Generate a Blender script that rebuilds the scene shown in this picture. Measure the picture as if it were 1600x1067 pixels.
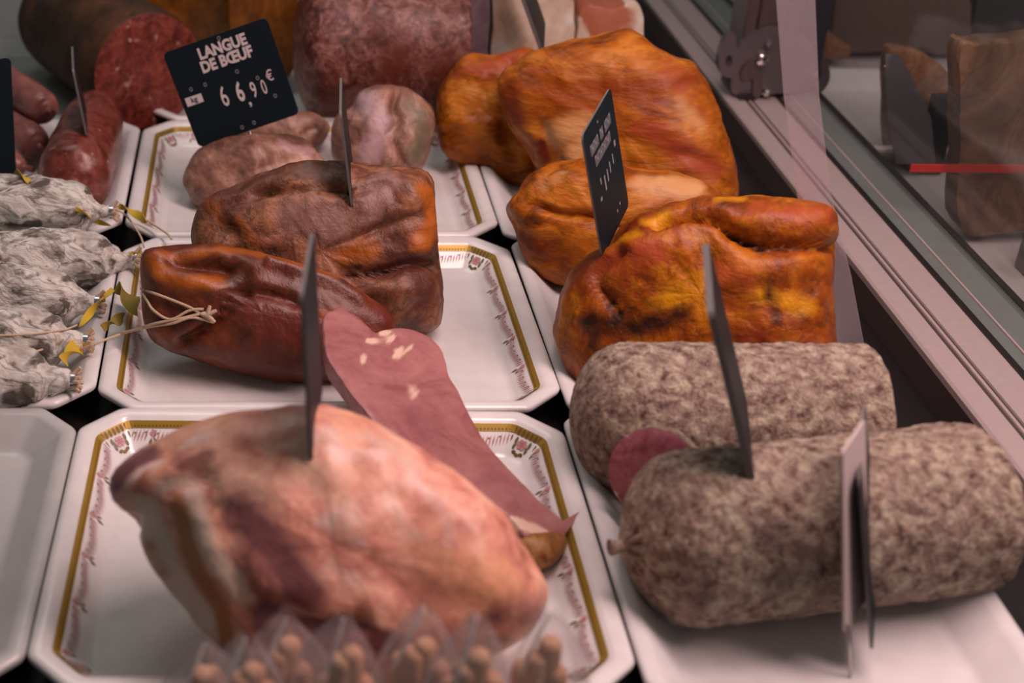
import bpy, math, random
import numpy as np
from mathutils import Vector, Matrix, noise
from mathutils.bvhtree import BVHTree

for o in list(bpy.data.objects): bpy.data.objects.remove(o)
S = bpy.context.scene
COL = S.collection
random.seed(7)

# ------------------------------------------------------------------ camera
CAM = np.array([0.147, -0.596, 0.5756]); PITCH = math.radians(60.15); YAW = math.radians(0.83)
cd = bpy.data.cameras.new('camera'); cam = bpy.data.objects.new('camera', cd); COL.objects.link(cam)
cam.location = CAM; cam.rotation_euler = (PITCH, 0, YAW)
cd.sensor_width = 36; cd.lens = 2200 / 1600 * 36; cd.shift_x = 0.25
cd.clip_start = 0.05; cd.clip_end = 30
cd.dof.use_dof = True; cd.dof.focus_distance = 1.17; cd.dof.aperture_fstop = 5.0
S.camera = cam

# ------------------------------------------------------------------ light
S.view_settings.view_transform = 'Standard'; S.view_settings.look = 'None'
S.view_settings.gamma = 1; S.view_settings.use_curve_mapping = False
S.view_settings.exposure = 0.12
w = bpy.data.worlds.new('world'); S.world = w; w.use_nodes = True
w.node_tree.nodes['Background'].inputs[0].default_value = (.84, .84, .81, 1)
w.node_tree.nodes['Background'].inputs[1].default_value = 0.11

def area(name, loc, target, sx, sy, power, col):
    l = bpy.data.lights.new(name, 'AREA'); l.shape = 'RECTANGLE'; l.size = sx; l.size_y = sy
    l.energy = power; l.color = col
    o = bpy.data.objects.new(name, l); COL.objects.link(o); o.location = loc
    d = Vector(target) - Vector(loc); o.rotation_euler = d.to_track_quat('-Z', 'Y').to_euler()
    return o
area('lamp_case_tube', (.61, .16, .88), (.38, .42, 0), .24, 1.1, 11.6, (1, .68, .655))
area('fill_neighbour_case', (1.25, .45, .9), (1.2, .75, 0), .2, .8, 2.2, (1, .80, .78))  # added fill, no lamp seen there; brightens the things beyond the glass
area('fill_left_back', (-.15, 1.0, 1.15), (.12, .68, 0), .7, .5, 2.2, (1, .98, .95))  # added neutral fill for the left and back of the case

# ------------------------------------------------------------------ helpers
_Rx = np.array([[1, 0, 0], [0, math.cos(PITCH), -math.sin(PITCH)], [0, math.sin(PITCH), math.cos(PITCH)]])
_Rz = np.array([[math.cos(YAW), -math.sin(YAW), 0], [math.sin(YAW), math.cos(YAW), 0], [0, 0, 1]])
_M = _Rz @ _Rx
def ray(x, y): return _M @ np.array([(x - 400) / 2200, -(y - 533.5) / 2200, -1.0])
def onz(x, y, z): d = ray(x, y); return CAM + d * ((z - CAM[2]) / d[2])
def ony(x, y, Y): d = ray(x, y); return CAM + d * ((Y - CAM[1]) / d[1])

def lin(c):
    c = np.array(c, float) / 255
    return np.where(c <= .04045, c / 12.92, ((c + .055) / 1.055) ** 2.4)
LIT = np.array([1.0, .70, .68])
def alb(r, g, b, k=1.0):                     # albedo of a thing seen as r,g,b under the case lamp
    return tuple(np.clip(k * lin((r, g, b)) / LIT, 0, .9)) + (1,)

def albn(r, g, b, k=1.0):               # the same for the less pink left side
    return tuple(np.clip(k * lin((r, g, b)) / np.array([.86, .74, .70]), 0, .9)) + (1,)

def tag(o, label=None, cat=None, group=None, kind=None):
    if label: o['label'] = label
    if cat: o['category'] = cat
    if group: o['group'] = group
    if kind: o['kind'] = kind
    return o

def link(name, me, mat=None, parent=None, loc=None):
    o = bpy.data.objects.new(name, me); COL.objects.link(o)
    if mat:
        for m in (mat if isinstance(mat, (list, tuple)) else [mat]): me.materials.append(m)
    if loc is not None: o.location = loc
    if parent: o.parent = parent
    return o

def empty(name, loc):
    o = bpy.data.objects.new(name, None); COL.objects.link(o); o.location = loc
    o.empty_display_size = .02
    return o

def mesh(name, V, F, smooth=True, angle=None, mats=None):
    me = bpy.data.meshes.new(name)
    me.from_pydata([tuple(map(float, v)) for v in V], [], F)
    me.validate()
    me.polygons.foreach_set('use_smooth', [smooth] * len(me.polygons))
    if mats is not None and len(mats) == len(me.polygons): me.polygons.foreach_set('material_index', mats)
    if smooth and angle: me.set_sharp_from_angle(angle=math.radians(angle))
    me.update()
    return me

class MB:
    def __init__(s): s.V = []; s.F = []; s.m = []
    def add(s, V, F, mi=0):
        n = len(s.V); s.V += [tuple(v) for v in V]; s.F += [tuple(i + n for i in f) for f in F]; s.m += [mi] * len(F)
    def box(s, a, b, mi=0, M=None):
        x0, y0, z0 = a; x1, y1, z1 = b
        V = [(x0, y0, z0), (x1, y0, z0), (x1, y1, z0), (x0, y1, z0), (x0, y0, z1), (x1, y0, z1), (x1, y1, z1), (x0, y1, z1)]
        if M is not None: V = [tuple(M @ Vector(v)) for v in V]
        s.add(V, [(3, 2, 1, 0), (4, 5, 6, 7), (0, 1, 5, 4), (1, 2, 6, 5), (2, 3, 7, 6), (3, 0, 4, 7)], mi)
    def tube(s, P, R, n=10, mi=0, cap=True):
        P = [np.array(p, float) for p in P]
        if not hasattr(R, '__len__'): R = [R] * len(P)
        V = []; up = None
        for i, p in enumerate(P):
            t = P[min(i + 1, len(P) - 1)] - P[max(i - 1, 0)]; t = t / (np.linalg.norm(t) + 1e-12)
            if up is None: up = np.array([0, 0, 1.0]) if abs(t[2]) < .9 else np.array([1.0, 0, 0])
            a = np.cross(up, t); a /= np.linalg.norm(a) + 1e-12; b = np.cross(t, a); up = b
            for k in range(n):
                A = 2 * math.pi * k / n
                V.append(p + R[i] * (math.cos(A) * a + math.sin(A) * b))
        F = []
        for i in range(len(P) - 1):
            for k in range(n):
                k2 = (k + 1) % n
                F.append((i * n + k, i * n + k2, (i + 1) * n + k2, (i + 1) * n + k))
        if cap:
            F.append(tuple(range(n))[::-1]); F.append(tuple((len(P) - 1) * n + k for k in range(n)))
        s.add(V, F, mi)
    def build(s, name, mat, parent=None, loc=(0, 0, 0), smooth=True, angle=35, bevel=None):
        loc = np.array(loc, float)
        V = [np.array(v) - loc for v in s.V]
        o = link(name, mesh(name, V, s.F, smooth, angle, s.m), mat, None)
        if parent is None: o.location = loc
        else:
            o.parent = parent; o.location = loc - np.array(parent.location)
        if bevel:
            b = o.modifiers.new('bevel', 'BEVEL'); b.width = bevel; b.segments = 3; b.limit_method = 'ANGLE'
        return o

def cr(P, n=12, closed=True):            # Catmull-Rom
    P = np.array(P, float); N = len(P); out = []
    for i in range(N if closed else N - 1):
        if closed: a, b, c, d = P[i - 1], P[i], P[(i + 1) % N], P[(i + 2) % N]
        else: a, b, c, d = P[max(i - 1, 0)], P[i], P[i + 1], P[min(i + 2, N - 1)]
        for t in np.linspace(0, 1, n, endpoint=False):
            out.append(.5 * ((2 * b) + (c - a) * t + (2 * a - 5 * b + 4 * c - d) * t * t + (3 * b - a - 3 * c + d) * t ** 3))
    if not closed: out.append(P[-1])
    return np.array(out)

def segdist(Q, poly):
    best = np.full(len(Q), 1e9)
    P = np.array(poly, float)
    if len(P) == 1: return np.linalg.norm(Q - P[0], axis=1)
    for a, b in zip(P[:-1], P[1:]):
        ab = b - a; t = np.clip(((Q - a) @ ab) / (ab @ ab + 1e-9), 0, 1)
        best = np.minimum(best, np.linalg.norm(Q - (a + t[:, None] * ab), axis=1))
    return best

def setattr_f(me, name, val):
    at = me.attributes.new(name, 'FLOAT', 'POINT'); at.data.foreach_set('value', np.array(val, np.float32))

BVH = {}
def register(key, V, F): BVH[key] = BVHTree.FromPolygons([Vector(v) for v in V], F)
def hit(keys, x, y):
    d = Vector(ray(x, y)).normalized(); best = None
    for k in keys:
        r = BVH[k].ray_cast(Vector(CAM), d)
        if r[0] is not None and (best is None or r[3] < best[1]): best = (r[0], r[3])
    return np.array(best[0]) if best else None

def fbm(v, sc, oc=4, seed=0):
    return noise.fractal(Vector((v[0] * sc + seed, v[1] * sc + seed * 1.7, v[2] * sc - seed)), .9, 2.0, oc)

# ------------------------------------------------------------------ materials
def nodes(name):
    m = bpy.data.materials.new(name); m.use_nodes = True
    nt = m.node_tree; b = nt.nodes['Principled BSDF']
    return m, nt, b
def N(nt, t, **kw):
    n = nt.nodes.new(t)
    for k, v in kw.items():
        if k.startswith('i_'):
            key = k[2:]; key = int(key) if key.isdigit() else key.replace('_', ' ')
            n.inputs[key].default_value = v
        else: setattr(n, k, v)
    return n
def ramp(nt, stops, fac):
    r = nt.nodes.new('ShaderNodeValToRGB'); e = r.color_ramp.elements
    while len(e) < len(stops): e.new(.5)
    for el, (p, c) in zip(e, stops): el.position = p; el.color = c
    nt.links.new(fac, r.inputs[0]); return r.outputs[0]
def mixc(nt, a, b, fac):
    m = nt.nodes.new('ShaderNodeMix'); m.data_type = 'RGBA'
    for sock, v in ((m.inputs[0], fac), (m.inputs[6], a), (m.inputs[7], b)):
        if isinstance(v, (int, float, tuple)): sock.default_value = v
        else: nt.links.new(v, sock)
    return m.outputs[2]
def plain(name, col, rough=.4, metal=0, coat=0, spec=.5, bump=None):
    m, nt, b = nodes(name)
    b.inputs['Base Color'].default_value = col; b.inputs['Roughness'].default_value = rough
    b.inputs['Metallic'].default_value = metal; b.inputs['Coat Weight'].default_value = coat
    b.inputs['Specular IOR Level'].default_value = spec
    tc = N(nt, 'ShaderNodeTexCoord'); nz = N(nt, 'ShaderNodeTexNoise', i_Scale=(bump or (60, .1))[0], i_Detail=4.0)
    nt.links.new(tc.outputs['Object'], nz.inputs['Vector'])
    c = mixc(nt, col, tuple(x * .82 for x in col[:3]) + (1,), nz.outputs[0]); nt.links.new(c, b.inputs['Base Color'])
    if bump:
        bp = N(nt, 'ShaderNodeBump', i_Strength=bump[1], i_Distance=.002)
        nt.links.new(nz.outputs[0], bp.inputs['Height']); nt.links.new(bp.outputs[0], b.inputs['Normal'])
    return m

def meat(name, cols, scale=18, paints=(), rough=.42, bump=.35, bscale=90, stretch=(1, 1, 1), spots=None, coat=.12, dist=1.2, mott=None, grain=.45, spec=.4):
    """cols: dark, mid, light tones of the cured surface; paints: patch colours for fat, spice, crack lines and painted wet shine"""
    m, nt, b = nodes(name); L = nt.links
    tc = N(nt, 'ShaderNodeTexCoord'); mp = N(nt, 'ShaderNodeMapping'); mp.inputs['Scale'].default_value = stretch
    L.new(tc.outputs['Object'], mp.inputs[0])
    n1 = N(nt, 'ShaderNodeTexNoise', i_Scale=scale, i_Detail=7.0, i_Roughness=.62, i_Distortion=dist); L.new(mp.outputs[0], n1.inputs['Vector'])
    nf = N(nt, 'ShaderNodeTexNoise', i_Scale=scale * 4.3, i_Detail=6.0, i_Roughness=.65, i_Distortion=.6); L.new(mp.outputs[0], nf.inputs['Vector'])
    sf = N(nt, 'ShaderNodeMath', operation='MULTIPLY_ADD', i_1=.42, i_2=-.21); L.new(nf.outputs[0], sf.inputs[0])
    fa = N(nt, 'ShaderNodeMath', operation='ADD'); L.new(n1.outputs[0], fa.inputs[0]); L.new(sf.outputs[0], fa.inputs[1])
    c = ramp(nt, [(.33, cols[0]), (.48, cols[1]), (.66, cols[2])], fa.outputs[0])
    nr = N(nt, 'ShaderNodeTexNoise', i_Scale=scale * .9, i_Detail=4.0, i_Roughness=.6, i_Distortion=1.6); L.new(mp.outputs[0], nr.inputs['Vector'])
    r1 = N(nt, 'ShaderNodeMath', operation='SUBTRACT', i_1=.5); L.new(nr.outputs[0], r1.inputs[0])
    r2 = N(nt, 'ShaderNodeMath', operation='ABSOLUTE'); L.new(r1.outputs[0], r2.inputs[0])
    rid = ramp(nt, [(0, (1, 1, 1, 1)), (.035, (0, 0, 0, 1))], r2.outputs[0])
    rf = N(nt, 'ShaderNodeMath', operation='MULTIPLY', i_1=grain); L.new(rid, rf.inputs[0])
    c = mixc(nt, c, tuple(x * .62 for x in cols[0][:3]) + (1,), rf.outputs[0])
    if mott:                                  # larger areas of another tone: (colour, scale, lo, hi)
        n4 = N(nt, 'ShaderNodeTexNoise', i_Scale=mott[1], i_Detail=5.0, i_Roughness=.6, i_Distortion=.8); L.new(mp.outputs[0], n4.inputs['Vector'])
        f = ramp(nt, [(mott[2], (0, 0, 0, 1)), (mott[3], (1, 1, 1, 1))], n4.outputs[0]); c = mixc(nt, c, mott[0], f)
    for i, pc in enumerate(paints):
        at = N(nt, 'ShaderNodeAttribute', attribute_name='paint%d' % i)
        n3 = N(nt, 'ShaderNodeTexNoise', i_Scale=scale * 3, i_Detail=5.0, i_Distortion=1.0); L.new(mp.outputs[0], n3.inputs['Vector'])
        ad = N(nt, 'ShaderNodeMath', operation='MULTIPLY_ADD', i_1=.9, i_2=-.45); L.new(n3.outputs[0], ad.inputs[0])
        sm = N(nt, 'ShaderNodeMath', operation='ADD'); L.new(ad.outputs[0], sm.inputs[0]); L.new(at.outputs['Fac'], sm.inputs[1])
        f = ramp(nt, [(.25, (0, 0, 0, 1)), (.82, (1, 1, 1, 1))], sm.outputs[0]); c = mixc(nt, c, pc, f)
    if spots:                                 # (colour, scale, threshold)
        v = N(nt, 'ShaderNodeTexNoise', i_Scale=spots[1], i_Detail=2.0, i_Roughness=.5); L.new(mp.outputs[0], v.inputs['Vector'])
        f = ramp(nt, [(spots[2], (0, 0, 0, 1)), (spots[2] + .07, (1, 1, 1, 1))], v.outputs[0]); c = mixc(nt, c, spots[0], f)
    L.new(c, b.inputs['Base Color'])
    n2 = N(nt, 'ShaderNodeTexNoise', i_Scale=bscale, i_Detail=5.0, i_Roughness=.6); L.new(mp.outputs[0], n2.inputs['Vector'])
    m0 = N(nt, 'ShaderNodeMath', operation='MULTIPLY_ADD', i_1=-.12 * grain); L.new(rid, m0.inputs[0]); L.new(n2.outputs[0], m0.inputs[2])
    mx = N(nt, 'ShaderNodeMath', operation='MULTIPLY_ADD', i_1=.8); L.new(fa.outputs[0], mx.inputs[0]); L.new(m0.outputs[0], mx.inputs[2])
    bp = N(nt, 'ShaderNodeBump', i_Strength=bump, i_Distance=.004); L.new(mx.outputs[0], bp.inputs['Height']); L.new(bp.outputs[0], b.inputs['Normal'])
    rr = N(nt, 'ShaderNodeMath', operation='MULTIPLY_ADD', i_1=.35, i_2=rough - .17); L.new(n2.outputs[0], rr.inputs[0]); L.new(rr.outputs[0], b.inputs['Roughness'])
    b.inputs['Specular IOR Level'].default_value = spec; b.inputs['Coat Weight'].default_value = coat; b.inputs['Coat Roughness'].default_value = .25
    return m

M_porc = plain('white_porcelain', (.80, .80, .79, 1), .22, coat=.35)
M_tray = plain('white_melamine', (.76, .76, .76, 1), .3, coat=.15)
M_gold = plain('gold_trim', (.40, .26, .03, 1), .38, .35)
M_golddk = plain('dark_gold', (.16, .10, .02, 1), .5, .2)
M_pink = plain('pink_enamel', (.60, .30, .31, 1), .4)
M_pinkdk = plain('mauve_enamel', (.40, .24, .24, 1), .4)
M_green = plain('green_enamel', (.16, .16, .06, 1), .4)
M_black = plain('black_tag_plastic', (.009, .016, .021, 1), .42, spec=.06)
M_edge = plain('tag_edge_acrylic', (.15, .145, .14, 1), .4)
M_letter = plain('white_lettering', (.62, .56, .56, 1), .5)
M_letterg = plain('grey_lettering', (.27, .27, .29, 1), .5)
M_pin = plain('steel_pin', (.5, .48, .47, 1), .3, .9)
M_deck = plain('black_deck', (.012, .010, .010, 1), .35)
M_steel = plain('brushed_steel', (.60, .50, .49, 1), .36, .35, bump=(140, .05))
M_steeldk = plain('dark_steel', (.10, .075, .07, 1), .35, .3)
M_rubber = plain('black_gasket', (.012, .010, .010, 1), .5)
M_bolt = plain('chrome_bolt', (.75, .72, .7, 1), .15, 1)
M_hinge = plain('hinge_metal', (.17, .14, .15, 1), .35, .6)
M_clip = plain('aluminium_clip', (.72, .72, .74, 1), .25, 1)
M_yellow = plain('yellow_ribbon', (.60, .42, .03, 1), .5)
M_olive = plain('olive_ribbon', (.30, .22, .03, 1), .5)
M_string = plain('cream_string', (.62, .46, .32, 1), .8, bump=(600, .4))

# ------------------------------------------------------------------ decks, trays and plates
mb = MB(); mb.box((-.9, -.4, -.05), (.676, 2.3, -.03)); o = mb.build('floor', M_deck, loc=(0, .5, -.05)); o['kind'] = 'structure'
tag(o, 'black deck of the display case under the trays', 'deck')

def octa(x0, y0, x1, y1, c, d, r=.005, seg=4):
    """rectangle inset by d with cut corners, each vertex slightly rounded"""
    x0 += d; y0 += d; x1 -= d; y1 -= d; c = max(c - d * .5858, .0015)
    P = [(x0 + c, y0), (x1 - c, y0), (x1, y0 + c), (x1, y1 - c), (x1 - c, y1), (x0 + c, y1), (x0, y1 - c), (x0, y0 + c)]
    P = [np.array(p) for p in P]; out = []
    for i in range(8):
        a, b, e = P[i - 1], P[i], P[(i + 1) % 8]
        rr = min(r, c * .45)
        p0 = b + (a - b) / np.linalg.norm(a - b) * rr; p2 = b + (e - b) / np.linalg.norm(e - b) * rr
        for t in np.linspace(0, 1, seg): out.append((1 - t) ** 2 * p0 + 2 * t * (1 - t) * b + t * t * p2)
    return np.array(out)

PROF = [(.034, -.0265), (.030, -.027), (.010, -.008), (.0006, -.0045), (0, -.002), (.0012, 0), (.0045, .0008), (.0095, .0002), (.0125, -.0012), (.0300, -.0175), (.0330, -.0192), (.0365, -.0200)]
def z_of(d):
    return np.interp(d, [.0125, .0300, .0330], [-.0012, -.0175, -.0192])

def tray_mesh(W, D, c, prof=PROF):
    rings = [octa(-W / 2, -D / 2, W / 2, D / 2, c, d) for d, z in prof]
    n = len(rings[0]); V = []; F = []
    for rg, (d, z) in zip(rings, prof): V += [(p[0], p[1], z) for p in rg]
    for i in range(len(prof) - 1):
        for k in range(n): F.append((i * n + k, i * n + (k + 1) % n, (i + 1) * n + (k + 1) % n, (i + 1) * n + k))
    F.append(tuple((len(prof) - 1) * n + k for k in range(n)))
    F.append(tuple(range(n))[::-1])
    return V, F

PW, PD, PC = .360, .3015, .0288
def decor(mbg, mbf, W, D, c):
    # gold band: two bands of a ring on the slope, lifted a hair above the glaze
    bands = [(.0142, .0186, 0)]
    for d0, d1, mi in bands:
        A = octa(-W / 2, -D / 2, W / 2, D / 2, c, d0); B = octa(-W / 2, -D / 2, W / 2, D / 2, c, d1); n = len(A)
        V = [(p[0], p[1], z_of(d0) + .0005) for p in A] + [(p[0], p[1], z_of(d1) + .0005) for p in B]
        mbg.add(V, [(k, (k + 1) % n, n + (k + 1) % n, n + k) for k in range(n)], mi)
    # straight sides, given as start point, direction, inward normal, length at inset d
    sides = [((-W / 2, D / 2), (0, -1), (1, 0), D), ((W / 2, -D / 2), (0, 1), (-1, 0), D), ((-W / 2, -D / 2), (1, 0), (0, 1), W), ((W / 2, D / 2), (-1, 0), (0, -1), W)]
    for (sx, sy), (tx, ty), (nx, ny), Ln in sides:
        def P(t, d, lift=.0007):
            return (sx + tx * t + nx * d, sy + ty * t + ny * d, z_of(d) + lift)
        def quad(t0, d0, t1, d1, wd, mi):
            # thin stroke with pointed ends between two places on the slope
            dt, dd = t1 - t0, d1 - d0; l = math.hypot(dt, dd); px, py = -dd / l * wd, dt / l * wd; tm, dm = (t0 + t1) / 2, (d0 + d1) / 2
            mbf.add([P(t0, d0), P(tm + px, dm + py), P(t1, d1), P(tm - px, dm - py)], [(0, 1, 2, 3)], mi)
        # beading along the band
        t = c + .004
        while t < Ln - c - .004:
            mbg.add([P(t, .0166, .0008), P(t + .0009, .0174, .0008), P(t, .0182, .0008), P(t - .0009, .0174, .0008)], [(0, 1, 2, 3)], 1); t += .0027
        t = c - .002; k = 0
        while t < Ln - c + .002:
            j = (t - c) % .046
            if j < .0036:                      # small blossom with a green leaf
                for a in range(5):
                    A = a * 1.256; quad(t, .0215, t + .0028 * math.cos(A), .0215 + .0026 * math.sin(A), .0012, 0)
                quad(t + .001, .0240, t + .0028, .0292, .0012, 2); quad(t - .001, .0240, t - .003, .0275, .0009, 2)
                t += .0036
            else:
                sw = .0010 * math.sin(t * 137)
                quad(t, .0199 + sw, t + .0030, .0272 + sw, .0006, 0 if k % 2 else 1)
                if k % 3 == 0: quad(t + .0008, .0215 + sw, t + .0032, .0222 + sw, .0005, 2)
                t += .0027
            k += 1
    # corner ornaments
    for sx in (-1, 1):
        for sy in (-1, 1):
            def P(a, d, lift=.0008):
                x = W / 2 - c / 2 - d * .7071 - a * .7071; y = D / 2 - c / 2 - d * .7071 + a * .7071
                return (sx * x, sy * y, z_of(d) + lift)
            def ell(a0, d0, ra, rd, mi, m):
                Vv = [P(a0 + ra * math.cos(i * .5236), d0 + rd * math.sin(i * .5236)) for i in range(12)]
                m.add(Vv, [tuple(range(12))], mi)
            for a in np.linspace(-.011, .011, 7): ell(a, .0170, .0014, .0021, 1, mbg)
            for A in range(6): ell(.0028 * math.cos(A * 1.047), .0232 + .0019 * math.sin(A * 1.047), .0018, .0013, 0, mbf)
            ell(0, .0232, .0014, .0011, 1, mbf)
            for a_, d_ in ((-.0058, .0218), (.0058, .0218), (-.0052, .0255), (.0052, .0255)): ell(a_, d_, .0012, .0019, 2, mbf)
            for a_, d_ in ((-.003, .0285), (0, .0295), (.003, .0285)): ell(a_, d_, .0018, .0010, 3, mbf)
            for a_ in (-.0105, .0105): ell(a_, .0225, .0009, .0026, 2, mbf)

def plate(cx, cy, yaw, label):
    V, F = tray_mesh(PW, PD, PC)
    o = link('serving_plate', mesh('serving_plate', V, F, True, 50), M_porc); o.location = (cx, cy, 0); o.rotation_euler = (0, 0, yaw)
    tag(o, label, 'plate', 'gold rimmed plates in the middle row')
    g = MB(); f = MB(); decor(g, f, PW, PD, PC)
    link('gold_band', mesh('gold_band', g.V, g.F, False, None, g.m), [M_gold, M_golddk], o)
    link('flower_garland', mesh('flower_garland', f.V, f.F, False, None, f.m), [M_pink, M_pinkdk, M_green, M_golddk], o)
    return o
plate(.182, .154, -.002, 'gold-edged floral plate under the big pink ham at the front')
plate(.188, .456, .020, 'gold-edged floral plate under the two dark red-brown smoked hams')
plate(.181, .760, .014, 'gold-edged floral plate under the beef tongues behind the black price tag')
plate(.184, 1.064, .004, 'gold-edged plate at the back under the large mottled roll')

def tray(cx, cy, W, D, c, label, yaw=0, group='plain white trays'):
    V, F = tray_mesh(W, D, c)
    o = link('white_tray', mesh('white_tray', V, F, True, 50), M_tray); o.location = (cx, cy, 0); o.rotation_euler = (0, 0, yaw)
    return tag(o, label, 'tray', group)
M_tray_dim = plain('white_melamine_dimmed', (.26, .27, .26, 1), .4)  # white melamine with the dim far left light put into its colour
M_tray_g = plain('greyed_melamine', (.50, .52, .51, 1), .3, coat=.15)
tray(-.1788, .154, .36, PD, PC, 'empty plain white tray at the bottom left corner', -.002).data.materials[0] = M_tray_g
tray(-.1735, .456, .36, PD, PC, 'plain white tray under the white mould-covered dry sausages', .018)
tray(-.1820, .760, .36, PD, PC, 'plain white tray under the shiny red sausage', .012)
tray(-.1850, 1.064, .36, PD, PC, 'plain white tray at the back under the big cut red roll', .0).data.materials[0] = M_tray_dim
tray(-.1850, 1.368, .36, PD, PC, 'plain white tray in the far left corner of the case', .0).data.materials[0] = M_tray_dim
tray(.4825, .152, .238, PD, .012, 'plain white tray under the two thick grey salamis', -.002)
tray(.4885, .456, .238, PD, .012, 'plain white tray under the glossy front orange ham', .012)
tray(.4815, .760, .238, PD, .012, 'plain white tray under the large orange hams', .010)
tray(.4845, 1.064, .238, PD, .012, 'plain white tray at the back under the pale bacon', .0)
tray(.184, 1.368, .36, PD, PC, 'plain white tray at the far end behind the mottled roll', .0)
tray(.488, 1.368, .238, PD, .012, 'plain white tray at the far right end of the case', .0)

# ------------------------------------------------------------------ generic meat bodies
ZF = -.0195                                 # floor of plates and trays
def blob(key, name, mat, out, T, label, cat, group=None, zg=ZF, centre=None, Tb=None, e=(.8, .8), amp=.003, nscale=22, creases=(), paints=(), sink=.006, res=(150, 46), seed=0, fine=.0006, dz=None):
    """a solid of real thickness whose widest section is the given outline; it is moved in depth until it rests on zg"""
    P = cr(out, 10)
    c = np.array(centre if centre else ((P[:, 0].min() + P[:, 0].max()) / 2, (P[:, 1].min() + P[:, 1].max()) / 2))
    nth, nph = res
    ang = np.arctan2(P[:, 1] - c[1], P[:, 0] - c[0]); r = np.hypot(P[:, 0] - c[0], P[:, 1] - c[1])
    od = np.argsort(ang); ang, r = ang[od], r[od]
    A = np.linspace(-math.pi, math.pi, nth, endpoint=False)
    R = np.interp(A, np.r_[ang - 2 * math.pi, ang, ang + 2 * math.pi], np.r_[r, r, r])
    R = (np.roll(R, 1) + 2 * R + np.roll(R, -1)) / 4
    Tb = Tb or T
    phi = np.linspace(0, math.pi, nph + 1)
    rows = []; pix = []; dep = []
    for ph in phi:
        s = abs(math.sin(ph)) ** e[0]; dpt = abs(math.cos(ph)) ** e[1] * (T if ph < math.pi / 2 else -Tb)
        for a, rr in zip(A, R): pix.append((c[0] + rr * s * math.cos(a), c[1] + rr * s * math.sin(a))); dep.append(dpt)
    pix = np.array(pix); dep = np.array(dep)
    v = ray(*c); v = v / np.linalg.norm(v)
    rays = np.stack([ray(x, y) for x, y in pix]); k = rays @ v
    def pos(d): return CAM + rays * (d / k)[:, None] - v * dep[:, None]
    lo, hi = .4, 2.6
    for _ in range(40):
        m = (lo + hi) / 2
        if pos(m)[:, 2].min() < zg - sink: hi = m
        else: lo = m
    d = (lo + hi) / 2 if dz is None else dz
    V = pos(d)
    F = []
    for i in range(nph):
        for j in range(nth):
            j2 = (j + 1) % nth
            F.append((i * nth + j, (i + 1) * nth + j, (i + 1) * nth + j2, i * nth + j2))
    # displacement along normals
    me0 = mesh('tmp', V, F)
    nv = np.zeros(len(V) * 3, np.float32); me0.vertices.foreach_get('normal', nv); nv = nv.reshape(-1, 3)
    bpy.data.meshes.remove(me0)
    cen = V.mean(0)
    if ((V - cen) * nv).sum() < 0: nv = -nv; F = [f[::-1] for f in F]
    disp = np.array([amp * fbm(p, nscale, 3, seed) + fine * fbm(p, nscale * 5, 3, seed + 3) for p in V])
    edge = np.array([min(1, abs(x) / (.25 * max(T, 1e-6))) for x in dep]) * .6 + .4
    disp *= edge
    front = dep > 0
    for poly, wpx, depth in creases:
        ds = segdist(pix, cr(poly, 8, False) if len(poly) > 2 else poly)
        disp += np.where(front, -depth * np.exp(-(ds / wpx) ** 2), 0)
    V = V + nv * disp[:, None]
    V[:, 2] = np.maximum(V[:, 2], zg)
    register(key, V, F)
    base = np.array([V[:, 0].mean(), V[:, 1].mean(), zg])
    me = mesh(name, V - base, F)
    nP = max([p[3] for p in paints], default=-1) + 1
    for i in range(nP):
        val = np.zeros(len(V))
        for poly, wpx, st, idx in paints:
            if idx != i: continue
            ds = segdist(pix, cr(poly, 8, False) if len(poly) > 2 else poly)
            val = np.maximum(val, np.where(front, st * np.exp(-(ds / wpx) ** 2), 0))
        setattr_f(me, 'paint%d' % i, val)
    o = link(name, me, mat); o.location = base
    return tag(o, label, cat, group)

def loft(key, name, mat, P, R, label=None, cat=None, group=None, n=64, sub=10, amp=.0015, nscale=30, fine=.0005, squash=1, zg=None, endround=True, parent=None, mi=None, seed=0, closed_cap=True):
    """round body along a path; R = radii at the path points"""
    P = cr(P, sub, False); R = cr(np.array([[r] for r in R]), sub, False)[:, 0]
    m = MB(); m.tube(P, list(R), n)
    V = np.array(m.V); ax = np.repeat(P, n, 0)
    nv = V - ax; ln = np.linalg.norm(nv, axis=1, keepdims=True); nv = nv / np.maximum(ln, 1e-6)
    dsp = np.array([amp * fbm(p, nscale, 3, seed) + fine * fbm(p, nscale * 4, 3, seed + 5) for p in V])
    V = V + nv * np.minimum(np.abs(dsp), ln[:, 0] * .5)[:, None] * np.sign(dsp)[:, None]
    if zg is not None: V[:, 2] = np.maximum(V[:, 2], zg)
    register(key, V, m.F)
    base = np.array([V[:, 0].mean(), V[:, 1].mean(), V[:, 2].min()])
    if parent: base = np.array(parent.location)
    o = link(name, mesh(name, V - base, m.F, True, 55), mat, parent)
    if not parent: o.location = base
    return tag(o, label, cat, group)

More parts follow.
